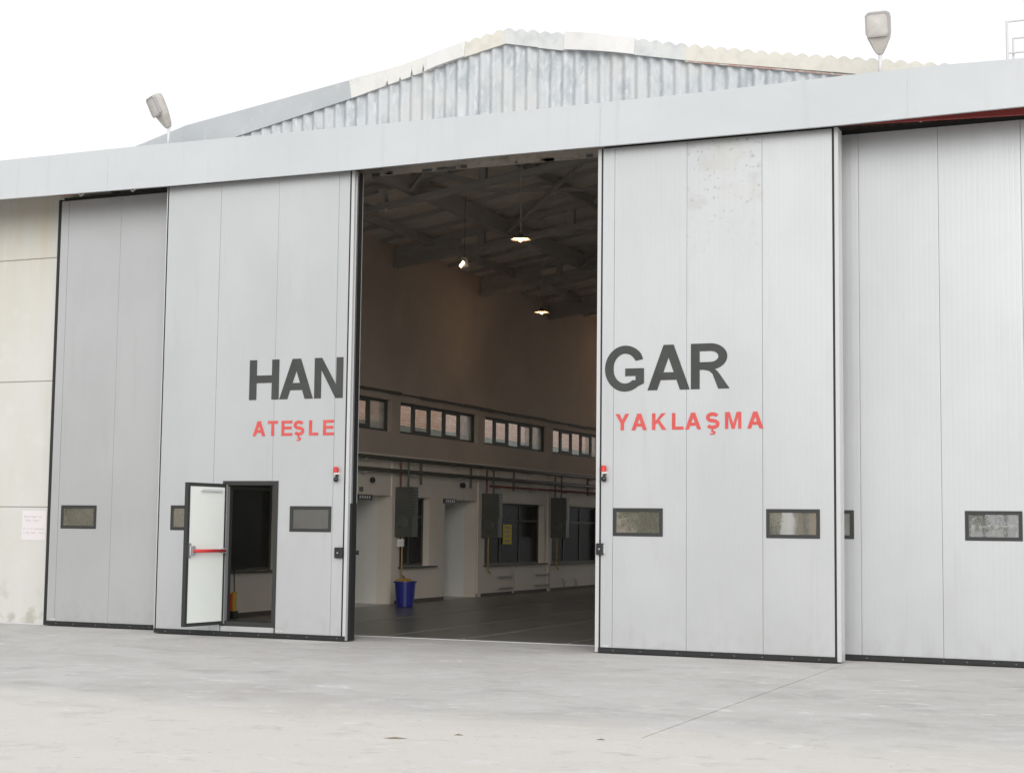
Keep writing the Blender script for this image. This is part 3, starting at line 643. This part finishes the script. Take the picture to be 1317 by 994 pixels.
# ------------------------------------------------------------------ sliding door leaves
ZT = 6.685
def window_part(parent, x, y, z0=1.522, z1=1.886, w=.679, pm='pane'):
    f = MB().plate(x, x+w, z0, z1, [(x+.045, x+w-.045, z0+.045, z1-.045)], y-.012, y+.03, XZ).build('window', 'darkframe', parent, bevel=.004)
    B('pane', pm, f, x+.04, x+w-.04, y+.006, y+.012, z0+.04, z1-.04)
def leaf(label, y, edges, zt, wins, extra_holes=(), mname='panel', th_=.20, meet=None, pms=None):
    x0, x1 = edges[0], edges[-1]
    d = thing('sliding_door', label, 'hangar door', ((x0+x1)/2, y, 0), 'sliding hangar door leaves')
    hol = [(x+.03, x+.649, 1.552, 1.856) for x in wins] + list(extra_holes)
    e = .0022
    for i, (a, b) in enumerate(zip(edges, edges[1:])):
        dy = 0 if i % 2 == 0 else .001
        hh = [h for h in hol if h[1] > a and h[0] < b]
        hh = [(max(h[0], a+e) if h[0] > a-.02 else a+e, min(h[1], b-e), h[2], h[3]) if True else h for h in hh]
        pb = MB().plate(a+e, b-e, .078, zt, hh, y+dy, y+.05, XZ)
        pb.build('panel', 'panel_marked' if (mname == 'panel' and abs(a+5.975) < .01) else mname, d)
    # core behind the joints so that the seams read as shallow dark grooves
    MB().plate(x0+.004, x1-.004, .08, zt-.003, hol, y+.0505, y+th_-.02, XZ).build('door_core', 'groove' , d)
    return d
def seam_fill(d, xs, y, zt, hol):
    pass
# left front leaf
FL = [-14.12, -13.182, -12.18, -11.176, -10.998]
wick = (-13.01, -12.07, .03, 2.245)
dl = leaf('pale sliding door leaf lettered HAN with the open wicket door in it', 0, FL, ZT, [-13.912, -11.87], [wick])
window_part(dl, -13.912, 0); window_part(dl, -11.87, 0, pm='pane_dark')
B('edge_groove', 'rubber', dl, -10.998, -10.975, .004, .19, .02, ZT)
B('edge_profile', 'alu', dl, -10.975, -10.925, -.004, .06, .015, ZT, bevel=.003)
B('edge_profile', 'alu', dl, -10.975, -10.925, .225, .262, .015, ZT, bevel=.003)
B('edge_seal', 'rubber', dl, -10.975, -10.915, .062, .223, .01, ZT)
B('edge_profile', 'silver', dl, -10.93, -10.912, .058, .10, 1.93, ZT)
B('edge_seal', 'rubber', dl, -10.93, -10.902, .075, .215, .01, 1.93)
B('edge_groove', 'rubber', dl, -14.141, -14.121, .004, .19, .02, ZT)
B('edge_profile', 'alu', dl, -14.155, -14.142, .0, .20, .02, ZT)
letters(dl, 'HAN', [(-12.606, -12.105), (-12.095, -11.535), (-11.516, -11.048)], 3.421, .582, .122, 'charcoal')
letters(dl, 'ATEŞLE', [(-12.528, -12.316), (-12.276, -12.105), (-12.044, -11.861), (-11.845, -11.665), (-11.586, -11.436), (-11.356, -11.177)], 2.893, .218, .047, 'redtext')
# right front leaf
FR = [-7.142, -6.976, -5.975, -4.975, -4.074]
dr = leaf('pale sliding door leaf lettered GAR right of the opening', 0, FR, ZT, [-6.971, -4.93])
window_part(dr, -6.971, 0); window_part(dr, -4.93, 0)
B('edge_groove', 'rubber', dr, -7.165, -7.142, .004, .19, .02, ZT)
B('edge_profile', 'alu', dr, -7.215, -7.165, -.004, .06, .015, ZT, bevel=.003)
B('edge_profile', 'alu', dr, -7.215, -7.165, .20, .24, .015, ZT, bevel=.003)
B('edge_seal', 'rubber', dr, -7.212, -7.165, .062, .198, .01, ZT)
B('edge_groove', 'rubber', dr, -4.072, -4.048, .004, .19, .02, ZT)
B('edge_profile', 'alu', dr, -4.047, -3.995, -.006, .22, .02, ZT+.01, bevel=.003)
letters(dr, 'GAR', [(-7.097, -6.555), (-6.506, -5.933), (-5.918, -5.402)], 3.42, .59, .118, 'charcoal')
letters(dr, 'YAKLAŞMA', [(-6.945, -6.758), (-6.723, -6.513), (-6.442, -6.247), (-6.172, -6.017), (-5.994, -5.78), (-5.72, -5.535), (-5.463, -5.25), (-5.174, -4.963)], 2.902, .216, .046, 'redtext')
# back leaves
BL = [-16.60, -16.446, -15.425, -14.42, -13.42]
db = leaf('plain pale sliding door leaf, shade in its colour, beside the cream concrete wall', .57, BL, 6.752, [-16.386, -14.34], mname='panel_shaded')
window_part(db, -16.386, .57); window_part(db, -14.34, .57)
B('edge_seal', 'rubber', db, -16.655, -16.602, .565, .77, .01, 6.78)
BR = [-4.75, -3.853, -2.853, -1.85, -.85]
de = leaf('plain pale sliding door leaf at the right end', .57, BR, 6.732, [-4.62, -2.578], mname='panel_b')
window_part(de, -4.62, .57); window_part(de, -2.578, .57, pm='pane_pale')
B('edge_seal', 'rubber', de, -.848, -.80, .565, .77, .01, 6.76)
for d, y, a, b, zt in ((dl, 0, -14.141, -10.93, ZT), (dr, 0, -7.165, -4.048, ZT), (db, .57, -16.602, -13.41, 6.752), (de, .57, -4.76, -.80, 6.732)):
    B('bottom_seal', 'rubber', d, a, b, y-.016, y+.19, .012, .076)
    B('top_rail', 'rubber', d, a+.03, b-.02, y+.02, y+.18, zt+.001, zt+.06)
    sc = MB(); x = a+.2
    while x < b-.1: sc.box(x, x+.012, y-.019, y-.015, .036, .048); x += random.uniform(.25, .5)
    sc.build('seal_screw', 'screw', d)
for d, x, y, z in ((dl, -12.05, 0, .095), (dr, -7.12, 0, .082), (db, -16.54, .57, .088)):
    B('maker_label', 'labelgrey', d, x, x+.11, y-.003, y+.0, z, z+.028)
# warning beacons and locks
for d, x in ((dl, -11.108), (dr, -7.092)):
    wb = B('warning_beacon', 'white', d, x-.022, x+.03, -.06, 0, 2.335, 2.365)
    MB().lathe((x, -.05, 2.36), [(.001, .082), (.028, .080), (.036, .06), (.038, .0), (.001, 0)], 12).build('red_cap', 'red', wb, smooth=False)
    MB().lathe((x+.008, -.055, 2.265), [(.001, .04), (.022, .035), (.034, .012), (.036, -.012), (.024, -.034), (.001, -.04)], 12).build('sensor_head', 'black', wb, smooth=True)
    B('mounting_arm', 'black', wb, x-.004, x+.022, -.05, 0, 2.30, 2.336)
for d, a, b, z in ((dl, -11.098, -10.985, 1.235), (dr, -7.185, -7.092, 1.35)):
    lk = B('lock_box', 'black', d, a, b, -.07, 0, z-.075, z+.075, bevel=.008)
    B('lock_plate', 'pale', lk, b-.012 if d is dr else a-.012, b+.004 if d is dr else a+.0, -.03, -.001, z-.055, z+.06)
    MB().tube(((a+b)/2, -.075, z), ((a+b)/2, -.07, z), .012, 8).build('key_barrel', 'silver', lk)
    B('latch', 'black', lk, (-11.0 if d is dl else -7.20), (-10.90 if d is dl else -7.17), .262, .30, z-.03, z+.03)
B('sensor_head', 'black', dl, -10.90, -10.86, .262, .31, 2.10, 2.17)

# wicket doorway in the left front leaf
x0, x1, z0, z1 = wick
wf = MB().plate(x0, x1, z0+.125, z1, [(x0+.06, x1-.065, z0+.19, z1-.06)], -.008, .17, XZ).build('wicket_frame', 'darkframe', dl)
B('threshold_panel', 'panel', dl, x0+.02, x1-.03, -.004, .16, .078, .152)
B('jamb_seal', 'hinge', wf, x0+.062, x0+.082, .0, .06, z0+.195, z1-.08)
# swung leaf: hinge at left, opened square to the facade
hx, hy = x0+.055, -.012
ang = R(95)
wd_ = bpy.data.objects.new('wicket_door', None); COL.objects.link(wd_); put(wd_, dl); wd_.location = Vector((hx, hy, 0)) - Vector(dl.location) + Vector(dl.location)
wd_['label'] = 'white inner face of the wicket door swung outwards'
LW, LZ0, LZ1 = .875, .175, 2.20
dirv = Vector((math.cos(-ang), math.sin(-ang), 0)); nrm = Vector((-dirv.y, dirv.x, 0))   # nrm points to +x side: inner face
if nrm.x < 0: nrm = -nrm
def lm(u, v, d): p = Vector((hx, hy, v)) + dirv*u + nrm*d; return tuple(p)
MB().plate(0, LW, LZ0, LZ1, [(.05, LW-.05, LZ0+.05, LZ1-.05)], -.03, .03, lm).build('leaf_frame', 'darkframe', wd_)
MB().plate(.05, LW-.05, LZ0+.05, LZ1-.05, [], -.026, .022, lm).build('leaf_skin', 'whiteinner', wd_)
MB().plate(.004, .024, LZ0+.01, LZ1-.01, [], .031, .044, lm).build('hinge_strip', 'hinge', wd_)
zb = 1.235
MB().tube(lm(.10, zb, .10), lm(LW-.10, zb, .10), .024, 12).build('panic_bar', 'red', wd_, smooth=True)
pm_ = MB(); pm_.plate(.055, .12, zb-.035, zb+.035, [], .022, .10, lm); pm_.plate(LW-.13, LW-.06, zb-.06, zb+.07, [], .022, .085, lm); pm_.plate(LW-.075, LW-.05, zb-.10, zb+.11, [], .022, .05, lm)
pm_.build('bar_bracket', 'silver', wd_)
MB().plate(.14, .60, LZ1-.115, LZ1-.085, [], .03, .06, lm).build('door_closer', 'pale', wd_)

# ------------------------------------------------------------------ cream concrete wing wall on the left
ww = thing('wing_wall', 'cream precast concrete wall left of the sliding doors', 'wall', (-20, .8, 0))
zz = [-.04, 1.855, 3.885, 5.895, 7.0]
for a, b in zip(zz, zz[1:]):
    MB().box(-22.4, -15.82, .80, 1.05, a+.005, b-.005).build('wall_slab', 'precast', ww, bevel=.007)
    MB().box(-29, -22.424, .80, 1.05, a+.012, b-.012).build('wall_slab', 'precast', ww, bevel=.012)
B('wall_core', 'precast', ww, -28.98, -15.84, .83, 1.02, 0, 6.98)
B('foot_strip', 'pale', ww, -29, -16.7, .70, .799, -.02, .012)
we = thing('wing_wall', 'cream precast concrete wall right of the doors', 'wall', (6, .8, 0))
for a, b in zip(zz, zz[1:]): MB().box(-2.4, 8, .80, 1.05, a+.012, b-.012).build('wall_slab', 'precast', we, bevel=.012)
nt_ = thing('paper_notice', 'white paper notice with faded red print taped to the cream wall', 'notice', (-17.1, .8, 1.3))
B('sheet', 'paper', nt_, -17.34, -16.86, .794, .798, 1.325, 1.80)
def scribble(x0, x1, z, h):
    q = MB(); x = x0
    while x < x1:
        w = random.uniform(.010, .024)
        if random.random() < .86: q.box(x, min(x+w, x1), .7925, .7938, z+random.uniform(0, .008), z+h-random.uniform(0, .01))
        x += w+.007
    return q.build('printed_line', 'print', nt_)
scribble(-17.30, -16.95, 1.685, .032); scribble(-17.27, -17.0, 1.625, .032); scribble(-17.32, -16.90, 1.495, .030); scribble(-17.32, -16.90, 1.43, .030)

# ------------------------------------------------------------------ street-lamp style floodlights on the canopy
def flood(x, y, rz, label, hz=7.62, tilt=14):
    t = thing('roof_floodlight', label, 'floodlight', (x, y, 7.25), 'floodlights on the canopy roof')
    MB().tube((x, y, 7.25), (x+.005, y, hz+.02), .022, 10).build('pole', 'pale', t, smooth=True)
    B('base_plate', 'pale', t, x-.07, x+.07, y-.05, y+.05, 7.25, 7.275)
    MB().tube((x+.05, y+.06, 7.27), (x+.05, y+.06, 7.36), .018, 8).build('conduit', 'steel', t)
    h = bpy.data.objects.new('lamp_head', None)
    Rm = Matrix.Translation((x, y, hz)) @ Matrix.Rotation(rz, 4, 'Z') @ Matrix.Rotation(R(tilt), 4, 'X')
    def ring(w, d, z, yo):
        k = .35
        return [(-w*.8, yo-d, z), (w*.8, yo-d, z), (w, yo-d*.6, z), (w, yo+d*k, z), (w*.6, yo+d, z), (-w*.6, yo+d, z), (-w, yo+d*k, z), (-w, yo-d*.6, z)]
    secs = [(.03, .03, -.01, 0), (.048, .042, .01, 0), (.075, .055, .06, 0), (.138, .070, .195, -.01), (.150, .080, .27, -.015), (.152, .085, .44, -.02), (.140, .080, .495, -.018), (.105, .06, .518, -.015)]
    vs = []
    for w, d, z, yo in secs: vs += ring(w, d, z, yo)
    N = 8
    fs = [(N*i+j, N*i+(j+1) % N, N*i+N+(j+1) % N, N*i+N+j) for i in range(len(secs)-1) for j in range(N)] + [tuple(range(N)), tuple(range(N*len(secs)-1, N*len(secs)-N-1, -1))]
    vs = [tuple(Rm @ Vector(v)) for v in vs]
    hd = MB().add(vs, fs).build('housing', 'lampbody', t)
    rm = lambda u, v, d: tuple(Rm @ Vector((u, d, v)))
    o8 = lambda a, b, c, q: [(-a+q, b), (a-q, b), (a, b+q), (a, c-q), (a-q, c), (-a+q, c), (-a, c-q), (-a, b+q)]
    O_, I_ = o8(.150, .205, .505, .035), o8(.128, .226, .484, .03)
    rv = [rm(u, v, -.118) for u, v in O_] + [rm(u, v, -.118) for u, v in I_] + [rm(u, v, -.075) for u, v in O_] + [rm(u, v, -.105) for u, v in I_]
    rf = []
    for i in range(8):
        k = (i+1) % 8
        rf += [(i, k, 8+k, 8+i), (i, 16+i, 16+k, k), (8+i, 8+k, 24+k, 24+i)]
    MB().add(rv, rf).build('glass_rim', 'lamprim', hd)
    MB().add([rm(u, v, -.110) for u, v in I_] + [rm(0, .355, -.117)], [(i, (i+1) % 8, 8) for i in range(8)]).build('glass_cover', 'lampglass', hd)
    MB().plate(-.10, .10, .25, .46, [], -.104, -.102, rm).build('reflector', 'pale', hd)
    return t
flood(-14.135, -.05, R(-33), 'grey floodlight on a short pole above the left end of the canopy', 7.60, 26)
flood(-3.455, -.05, R(2), 'grey floodlight on a short pole above the right part of the canopy', 7.57)

rl = thing('roof_railing', 'thin pale railing on the roof at the far right', 'railing', (-2, .9, 7.25))
for x, z in ((-2.02, 8.11), (-.6, 8.11), (.8, 8.11)): MB().tube((x, .9, 7.25), (x, .9, z), .016, 8).build('post', 'rail_grey', rl)
MB().tube((-1.95, .95, 7.25), (-1.95, .95, 7.90), .013, 8).build('post', 'rail_grey', rl)
for y, z, x in ((.9, 8.10, -2.02), (.95, 7.89, -1.95), (.9, 7.69, -2.0)): MB().tube((x, y, z), (.8, y, z), .012, 8).build('rail', 'rail_grey', rl)

# ------------------------------------------------------------------ inside the hall
def pendant(x, y, z, label, energy):
    t = thing('pendant_lamp', label, 'lamp', (x, y, z), 'lit dish lamps under the hangar roof')
    MB().tube((x, y, z+.05), (x, y, roofz(x)-.1), .012, 6).build('rod', 'truss', t)
    MB().lathe((x, y, z), [(.03, .11), (.05, .06), (.175, .0), (.172, -.004), (.048, .05), (.028, .10)], 28).build('shade', 'steel', t)
    MB().lathe((x, y, z), [(.165, .0015), (.04, .045), (.001, .046)], 28).build('reflector', 'reflector', t)
    MB().lathe((x, y, z), [(.001, .045), (.03, .03), (.042, 0), (.03, -.03), (.001, -.04)], 12).build('bulb', 'bulb', t, smooth=True)
    l = bpy.data.lights.new('lamp_light', 'POINT'); l.energy = energy; l.color = (1, .58, .34); l.shadow_soft_size = .05
    lo = bpy.data.objects.new('lamp_light', l); COL.objects.link(lo); lo.location = (0, 0, -.10); lo.parent = t
pendant(-10.39, 4.85, 6.5, 'lit dish lamp nearest the door opening, highest in view', 11)
pendant(-13.48, 13.40, 6.5, 'lit dish lamp on a rod deeper inside the hangar', 8)
pendant(-13.3, 23.5, 6.5, 'unseen lit dish lamp added furthest inside, behind the right door leaf', 20)  # hidden lamp added to warm the far part of the wall
fd = thing('work_floodlight', 'small lit tilted floodlight under the roof beams', 'floodlight', (-12.4, 6.9, 6.5))
MB().beam((-12.44, 6.96, 6.63), (-12.36, 6.86, 6.42), .12, .08).build('housing', 'truss', fd)
MB().tube((-12.42, 6.95, 6.62), (-12.42, 6.95, roofz(-12.42)-.3), .006, 6).build('bracket', 'steel', fd)
MB().beam((-12.455, 6.84, 6.46), (-12.365, 6.80, 6.535), .05, .022, (0, 1, 0)).build('lit_glass', 'floodface', fd)

def heater(y, label, z0=1.38, z1=2.42):
    t = thing('wall_heater', label, 'heater', (XW, y, z0), 'grey heater cabinets on the hall wall')
    B('cabinet', 'heater', t, XW+.013, XW+.47, y, y+.24, z0, z1, bevel=.01)
    MB().lathe((XW+.24, y-.005, z0+.30), [(.125, .0), (.13, -.02), (.10, -.03), (.09, -.01), (.001, -.008)], 22, 'y').build('fan_port', 'steel', t)
    lv = MB()
    for i in range(8): lv.box(XW+.471, XW+.485, y+.03, y+.21, z1-.12-.065*i, z1-.085-.065*i)
    lv.build('louvre', 'black', t)
    for dx in (.12, .30): MB().tube((XW+dx, y+.1, z1), (XW+dx, y+.1, 2.98), .022, 8).build('riser_pipe', 'pipe_red' if dx < .2 else 'pipe', t)
    MB().tube((XW+.2, y+.05, z0), (XW+.2, y+.05, .60), .018, 8).build('gas_pipe', 'pipe_yellow', t)
    MB().tube((XW+.2, y+.05, .60), (XW+.2, y+.20, .55), .018, 8).build('gas_pipe', 'pipe_yellow', t)
    return t
h1 = heater(10.15, 'grey heater cabinet above the blue bin, nearest the opening', 1.40, 2.45)
h2 = heater(14.60, 'grey heater cabinet left of the yellow notice')
h3 = heater(19.00, 'grey heater cabinet furthest right, beyond the wide dark window')
heater(23.4, 'grey heater cabinet hidden deepest in the hall') if False else None
B('control_box', 'white', h1, XW+.12, XW+.26, 10.12, 10.18, 1.20, 1.36)

def pipe_run(y0, y1, z, m, label, off=.17, r=.042):
    t = thing('wall_pipe', label, 'pipe', (XW+off, y0, z), 'pipes running along the hall wall')
    MB().tube((XW+off, y0, z), (XW+off, y1, z+.03), r, 10).build('pipe', m, t, smooth=True)
    y = y0+.6
    while y < y1: B('bracket', 'truss', t, XW, XW+off+.02, y, y+.03, z-r-.03, z-r+.01); y += 2.2
    return t
p1 = pipe_run(1.4, 36, 3.02, 'pipe', 'dark pipe along the hall wall, upper of the two long ones')
p2 = pipe_run(1.4, 36, 2.77, 'pipe', 'dark pipe along the hall wall, lower of the two long ones')
p3 = pipe_run(14.75, 36, 2.60, 'pipe_red', 'rust red pipe along the hall wall below the dark pipes', .19, .028)
for y in (11.1, 13.68, 16.2, 21.4, 25.8): MB().tube((XW+.17, y, 3.0), (XW+.17, y, 2.52), .028, 8).build('branch', 'pipe', p1)
tag(MB().lathe((XW+.08, 9.07, 2.56), [(.001, -.05), (.05, -.04), (.06, 0), (.04, .05), (.001, .06)], 12).build('wall_speaker', 'black', None, smooth=True), 'small dark bell on the hall wall left of the first heater', 'bell', 'small bells on the hall wall')
tag(MB().lathe((XW+.08, 13.44, 2.58), [(.001, -.06), (.06, -.05), (.07, 0), (.05, .05), (.001, .06)], 12).build('wall_speaker', 'black', None, smooth=True), 'small dark bell on the hall wall above the second doorway', 'bell', 'small bells on the hall wall')
for y, lab in ((8.50, 'dark exit sign over the doorway nearest the opening'), (12.55, 'dark exit sign over the second doorway')):
    t = thing('exit_sign', lab, 'sign', (XW, y, 2.2))
    B('board', 'black', t, XW+.013, XW+.05, y, y+.62, 2.15, 2.26)
    q = MB()
    for i in range(5): q.box(XW+.0505, XW+.052, y+.08+.1*i, y+.14+.1*i, 2.175, 2.235)
    q.build('pale_marking', 'pale', t)
for y, lab in ((15.5, 'small pipe rack below the yellow notice'), (17.88, 'small pipe rack right of the yellow notice, low on the wall')):
    t = thing('pipe_rack', lab, 'rack', (XW, y, .05), 'low pipe racks under the wide window')
    MB().tube((XW+.09, y+.93, .03), (XW+.09, y+.93, .66), .022, 8).build('upright', 'truss', t)
    for z in (.17, .44): MB().tube((XW+.09, y, z), (XW+.09, y+.93, z), .026, 8).build('pipe', 'truss', t)
t = thing('yellow_notice', 'yellow notice stuck on the wide dark window', 'notice', (XW-.1, 16.3, 1.2))
B('sheet', 'sticker', t, XW-.136, XW-.132, 16.27, 16.82, 1.22, 1.70)
q = MB()
for i, zz_ in enumerate((1.28, 1.40, 1.50, 1.61)): q.box(XW-.1315, XW-.129, 16.36+.03*(i % 2), 16.72, zz_, zz_+.04)
q.build('dark_print', 'truss', t)
cz = MB()
for y in (19.9, 20.8): cz.tube((XW+.04, y, .30), (XW+.04, y+.12, .08), .015, 6); cz.tube((XW+.04, y+.12, .08), (XW+.04, y+.22, .24), .015, 6)
tag(cz.build('loose_cable', 'truss'), 'loose dark cable looping low on the hall wall at the far right', 'cable')

bn = thing('waste_bin', 'blue plastic bin on the hangar floor below the first heater', 'bin', (-14.74, 9.3, 0))
MB().lathe((-14.74, 9.3, .0), [(.001, .005), (.175, .005), (.215, .50), (.205, .50), (.168, .03), (.001, .03)], 20).build('body', 'blue', bn)
MB().lathe((-14.74, 9.3, .48), [(.213, 0), (.24, .005), (.24, .035), (.212, .035)], 20).build('rim', 'blue', bn)
rg = MB()
for i in range(9):
    a = i*.7; rg.box(-14.78+.09*math.cos(a)-.05, -14.78+.09*math.cos(a)+.05, 9.3+.09*math.sin(a)-.05, 9.3+.09*math.sin(a)+.05, .46, .52+.05*random.random())
rg.build('crumpled_waste', 'pipe_yellow', bn)
jk = thing('hand_jack', 'yellow and red upright jack with black handle seen through the wicket doorway', 'jack', (XW+.12, 4.05, 0))
JY = 4.03; JX = XW+.10
MB().tube((JX, JY, .12), (JX, JY, .45), .042, 12).build('body', 'yellow', jk, smooth=False)
MB().tube((JX-.02, JY-.09, .12), (JX-.02, JY-.09, .42), .022, 8).build('side_tube', 'red', jk)
MB().tube((JX, JY, .45), (JX, JY-.02, .84), .010, 8).build('shaft', 'black', jk)
MB().beam((JX, JY-.14, .86), (JX+.06, JY+.22, .86), .05, .05).build('handle', 'black', jk)
B('foot', 'black', jk, JX-.05, JX+.05, JY-.09, JY+.06, 0, .12)

# ------------------------------------------------------------------ annex with tiled roof seen through the high windows
an = thing('annex_building', 'low building with terracotta tiled roof seen through the high side windows', 'building', (-24, 18, 0))
B('wall', 'annexwall', an, -27.5, -20.3, 3.0, 60, 0, 4.32)
B('gutter', 'annexwall', an, -20.3, -20.12, 3.0, 60, 4.22, 4.42)
rows = 26; tl = MB()
for i in range(rows):
    xa = -20.25-.22*i; z = 4.42+.105*i
    n = 120
    vs = []
    for j in range(n*2+1):
        y = 3+57*j/(2*n); b_ = .03*(j % 2)
        vs += [(xa, y, z+b_), (xa-.26, y, z+.115+b_)]
    fs = [(2*j, 2*j+2, 2*j+3, 2*j+1) for j in range(2*n)]
    vs += [(xa, 3, z-.02), (xa, 60, z-.02)]
    tl.add(vs, fs)
    tl.box(xa-.02, xa+.012, 3, 60, z-.035, z+.012)
tt = tl.build('roof_tile', 'tile', an, weld=False); tt['kind'] = 'stuff'
B('roof_deck', 'annexwall', an, -27.5, -25.9, 3.0, 60, 4.33, 6.9)

# ------------------------------------------------------------------ invented surroundings behind the viewer, added for the door panes to mirror
bw = thing('added_wall', 'tan rendered boundary wall added across the apron for the door panes to mirror', 'wall', (-25, -45, 0))
for i in range(16): MB().box(-75+6*i+.02, -69+6*i-.02, -45.25, -45, 0, 3.4+.0*i).build('wall_slab', 'tanwall', bw)
B('coping', 'pale', bw, -75, 21, -45.3, -44.95, 3.4, 3.5)
for i in range(0, 16, 3): B('pier', 'pale', bw, -75.0+6*i+2.4, -75.0+6*i+3.4, -44.99, -44.85, 0, 3.4)
def tree(x, y, h, label, seed):
    rnd = random.Random(seed); t = thing('added_tree', label, 'tree', (x, y, 0), 'trees added along the boundary wall')
    tk = MB(); tk.tube((x, y, 0), (x+.1, y, h*.45), .16, 10, .10)
    tips = []
    for i in range(7):
        a = i*.9+rnd.random(); e = Vector((x+math.cos(a)*h*.2, y+math.sin(a)*h*.2, h*(.6+.25*rnd.random()))); tk.tube((x+.1, y, h*(.3+.03*i)), e, .06, 6, .02); tips.append(e)
    tk.build('trunk', 'bark', t)
    cr = MB()
    for e in tips:
        for k in range(230):
            p = e + Vector((rnd.gauss(0, .42), rnd.gauss(0, .42), rnd.gauss(-.1, .5))); d = Vector((rnd.uniform(-1, 1), rnd.uniform(-1, 1), rnd.uniform(-1, 1))).normalized()*.11; q_ = d.orthogonal().normalized()*.06
            cr.add([p-d, p+q_, p+d, p-q_], [(0, 1, 2, 3)])
    cr.build('crown', 'leaf', t, weld=False)
big0 = None
def bigtree(x, y, h, i):  # unseen tree row added to darken the left door leaves
    global big0
    lab = ['nearest the corner', 'second from the corner', 'third from the corner', 'fourth from the corner', 'fifth from the corner', 'sixth from the corner', 'furthest round to the side'][i]
    if big0 is None:
        rnd = random.Random(11); t = thing('added_tall_tree', '', 'tree', (0, 0, 0), 'added tall dark trees beyond the tan wall'); big0 = t
        tk = MB(); tk.tube((0, 0, 0), (.2, 0, 7), .3, 10, .14); tips = []
        for k in range(16):
            a = k*2.4; rr = 1.2+1.6*rnd.random(); e = Vector((math.cos(a)*rr, math.sin(a)*rr, 3.5+k*.5)); tk.tube((.1, 0, 2.5+k*.28), e, .08, 6, .02); tips.append(e)
        tk.build('trunk', 'bark', t); cr = MB()
        for e in tips:
            for k in range(150):
                p = e + Vector((rnd.gauss(0, .8), rnd.gauss(0, .8), rnd.gauss(0, .7))); d = Vector((rnd.uniform(-1, 1), rnd.uniform(-1, 1), rnd.uniform(-1, 1))).normalized()*.30; q_ = d.orthogonal().normalized()*.17
                cr.add([p-d, p+q_, p+d, p-q_], [(0, 1, 2, 3)])
        cr.build('crown', 'leaf', t, weld=False)
    else:
        t = big0.copy(); COL.objects.link(t)
        for ch in list(big0.children): c = ch.copy(); COL.objects.link(c); c.parent = t
    t.location = (x, y, 0); t.scale = (h/12,)*3; t.rotation_euler = (0, 0, i*1.3)
    t['label'] = 'added tall dark tree beyond the tan boundary wall, ' + lab
for i_, (x_, y_, h_) in enumerate([(-31, -52, 9), (-38, -50, 12), (-45, -46, 13), (-52, -43, 12), (-60, -38, 14), (-66, -30, 13), (-70, -20, 14)]):
    bigtree(x_, y_, h_, i_)
B('gate_pillar', 'white', bw, -15.5, -14.95, -44.98, -44.4, 0, 3.3)
B('gate_post', 'steel', bw, -14.62, -14.5, -44.98, -44.8, 0, 3.2)
gt = thing('added_gate', 'pale metal gate with round bars added before the tan wall for pane highlights', 'gate', (-7.3, -44.9, 0))  # stands in for bright shapes mirrored in the right pane
B('gate_sheet', 'pale', gt, -8.6, -5.9, -44.95, -44.90, .1, 2.7)
for i in range(7): MB().tube((-8.5+.42*i, -44.82, .1), (-8.5+.42*i, -44.82, 2.7), .05, 8).build('bar', 'silver' if i % 2 else 'steel', gt)
for z in (1.2, 1.9): MB().tube((-8.6, -44.7, z), (-5.9, -44.7, z), .06, 8).build('rail', 'white', gt)
def bush(x, y, h, w, lab, seed):
    rnd = random.Random(seed); t = thing('added_bush', lab, 'bush', (x, y, 0), 'bushes added along the tan wall')
    tk = MB(); tk.tube((x, y, 0), (x, y, h*.5), .05, 6, .02); tk.build('stem', 'bark', t); cr = MB()
    for k in range(700):
        p = Vector((x+rnd.gauss(0, w), y+rnd.gauss(0, .3), h*.55+rnd.gauss(0, h*.22))); d = Vector((rnd.uniform(-1, 1), rnd.uniform(-1, 1), rnd.uniform(-1, 1))).normalized()*.10; q_ = d.orthogonal().normalized()*.05
        cr.add([p-d, p+q_, p+d, p-q_], [(0, 1, 2, 3)])
    cr.build('foliage', 'leaf_light', t, weld=False)
bush(-21.2, -44.2, 2.8, .30, 'light green bush added in the middle of the tan wall', 21)
bush(-16.1, -44.2, 2.6, .22, 'narrow green bush added beside the white gate pillar', 22)
bush(-48, -40, 2.6, 1.2, 'wide green bush added at the far end of the tan wall', 23)
tree(-20.5, -42, 4.2, 'small leafy tree added before the tan wall across the apron', 1)
tree(-31, -41, 3.6, 'low bushy tree added further along the tan wall', 2)
tree(-8.2, -40, 4.0, 'leafy tree added near the end of the tan wall', 3)

# ------------------------------------------------------------------ scraps on the apron
def scrap(x, y, w, d, rz, lab):
    n = 9; vs = [(x, y, .006)]
    for i in range(n):
        a = 2*math.pi*i/n; k = random.uniform(.6, 1.1); px, py = math.cos(a)*w*k, math.sin(a)*d*k
        vs.append((x+px*math.cos(rz)-py*math.sin(rz), y+px*math.sin(rz)+py*math.cos(rz), .001))
    vs[0] = (x, y, .012)
    o = MB().add(vs, [(0, i+1, (i+1) % n+1) for i in range(n)]).build('debris_scrap', 'scrap')
    return tag(o, lab, 'debris', 'brown scraps on the apron')
for (x, y, w, d), lab in zip(((-5.62, -8.72, .10, .035), (-5.28, -8.32, .045, .014), (-4.2, -8.05, .04, .012)), ('largest flat brown scrap on the apron near the bottom edge', 'small brown scrap on the apron just right of the largest one', 'small brown scrap on the apron furthest right')):
    scrap(x, y, w, d, R(20), lab)
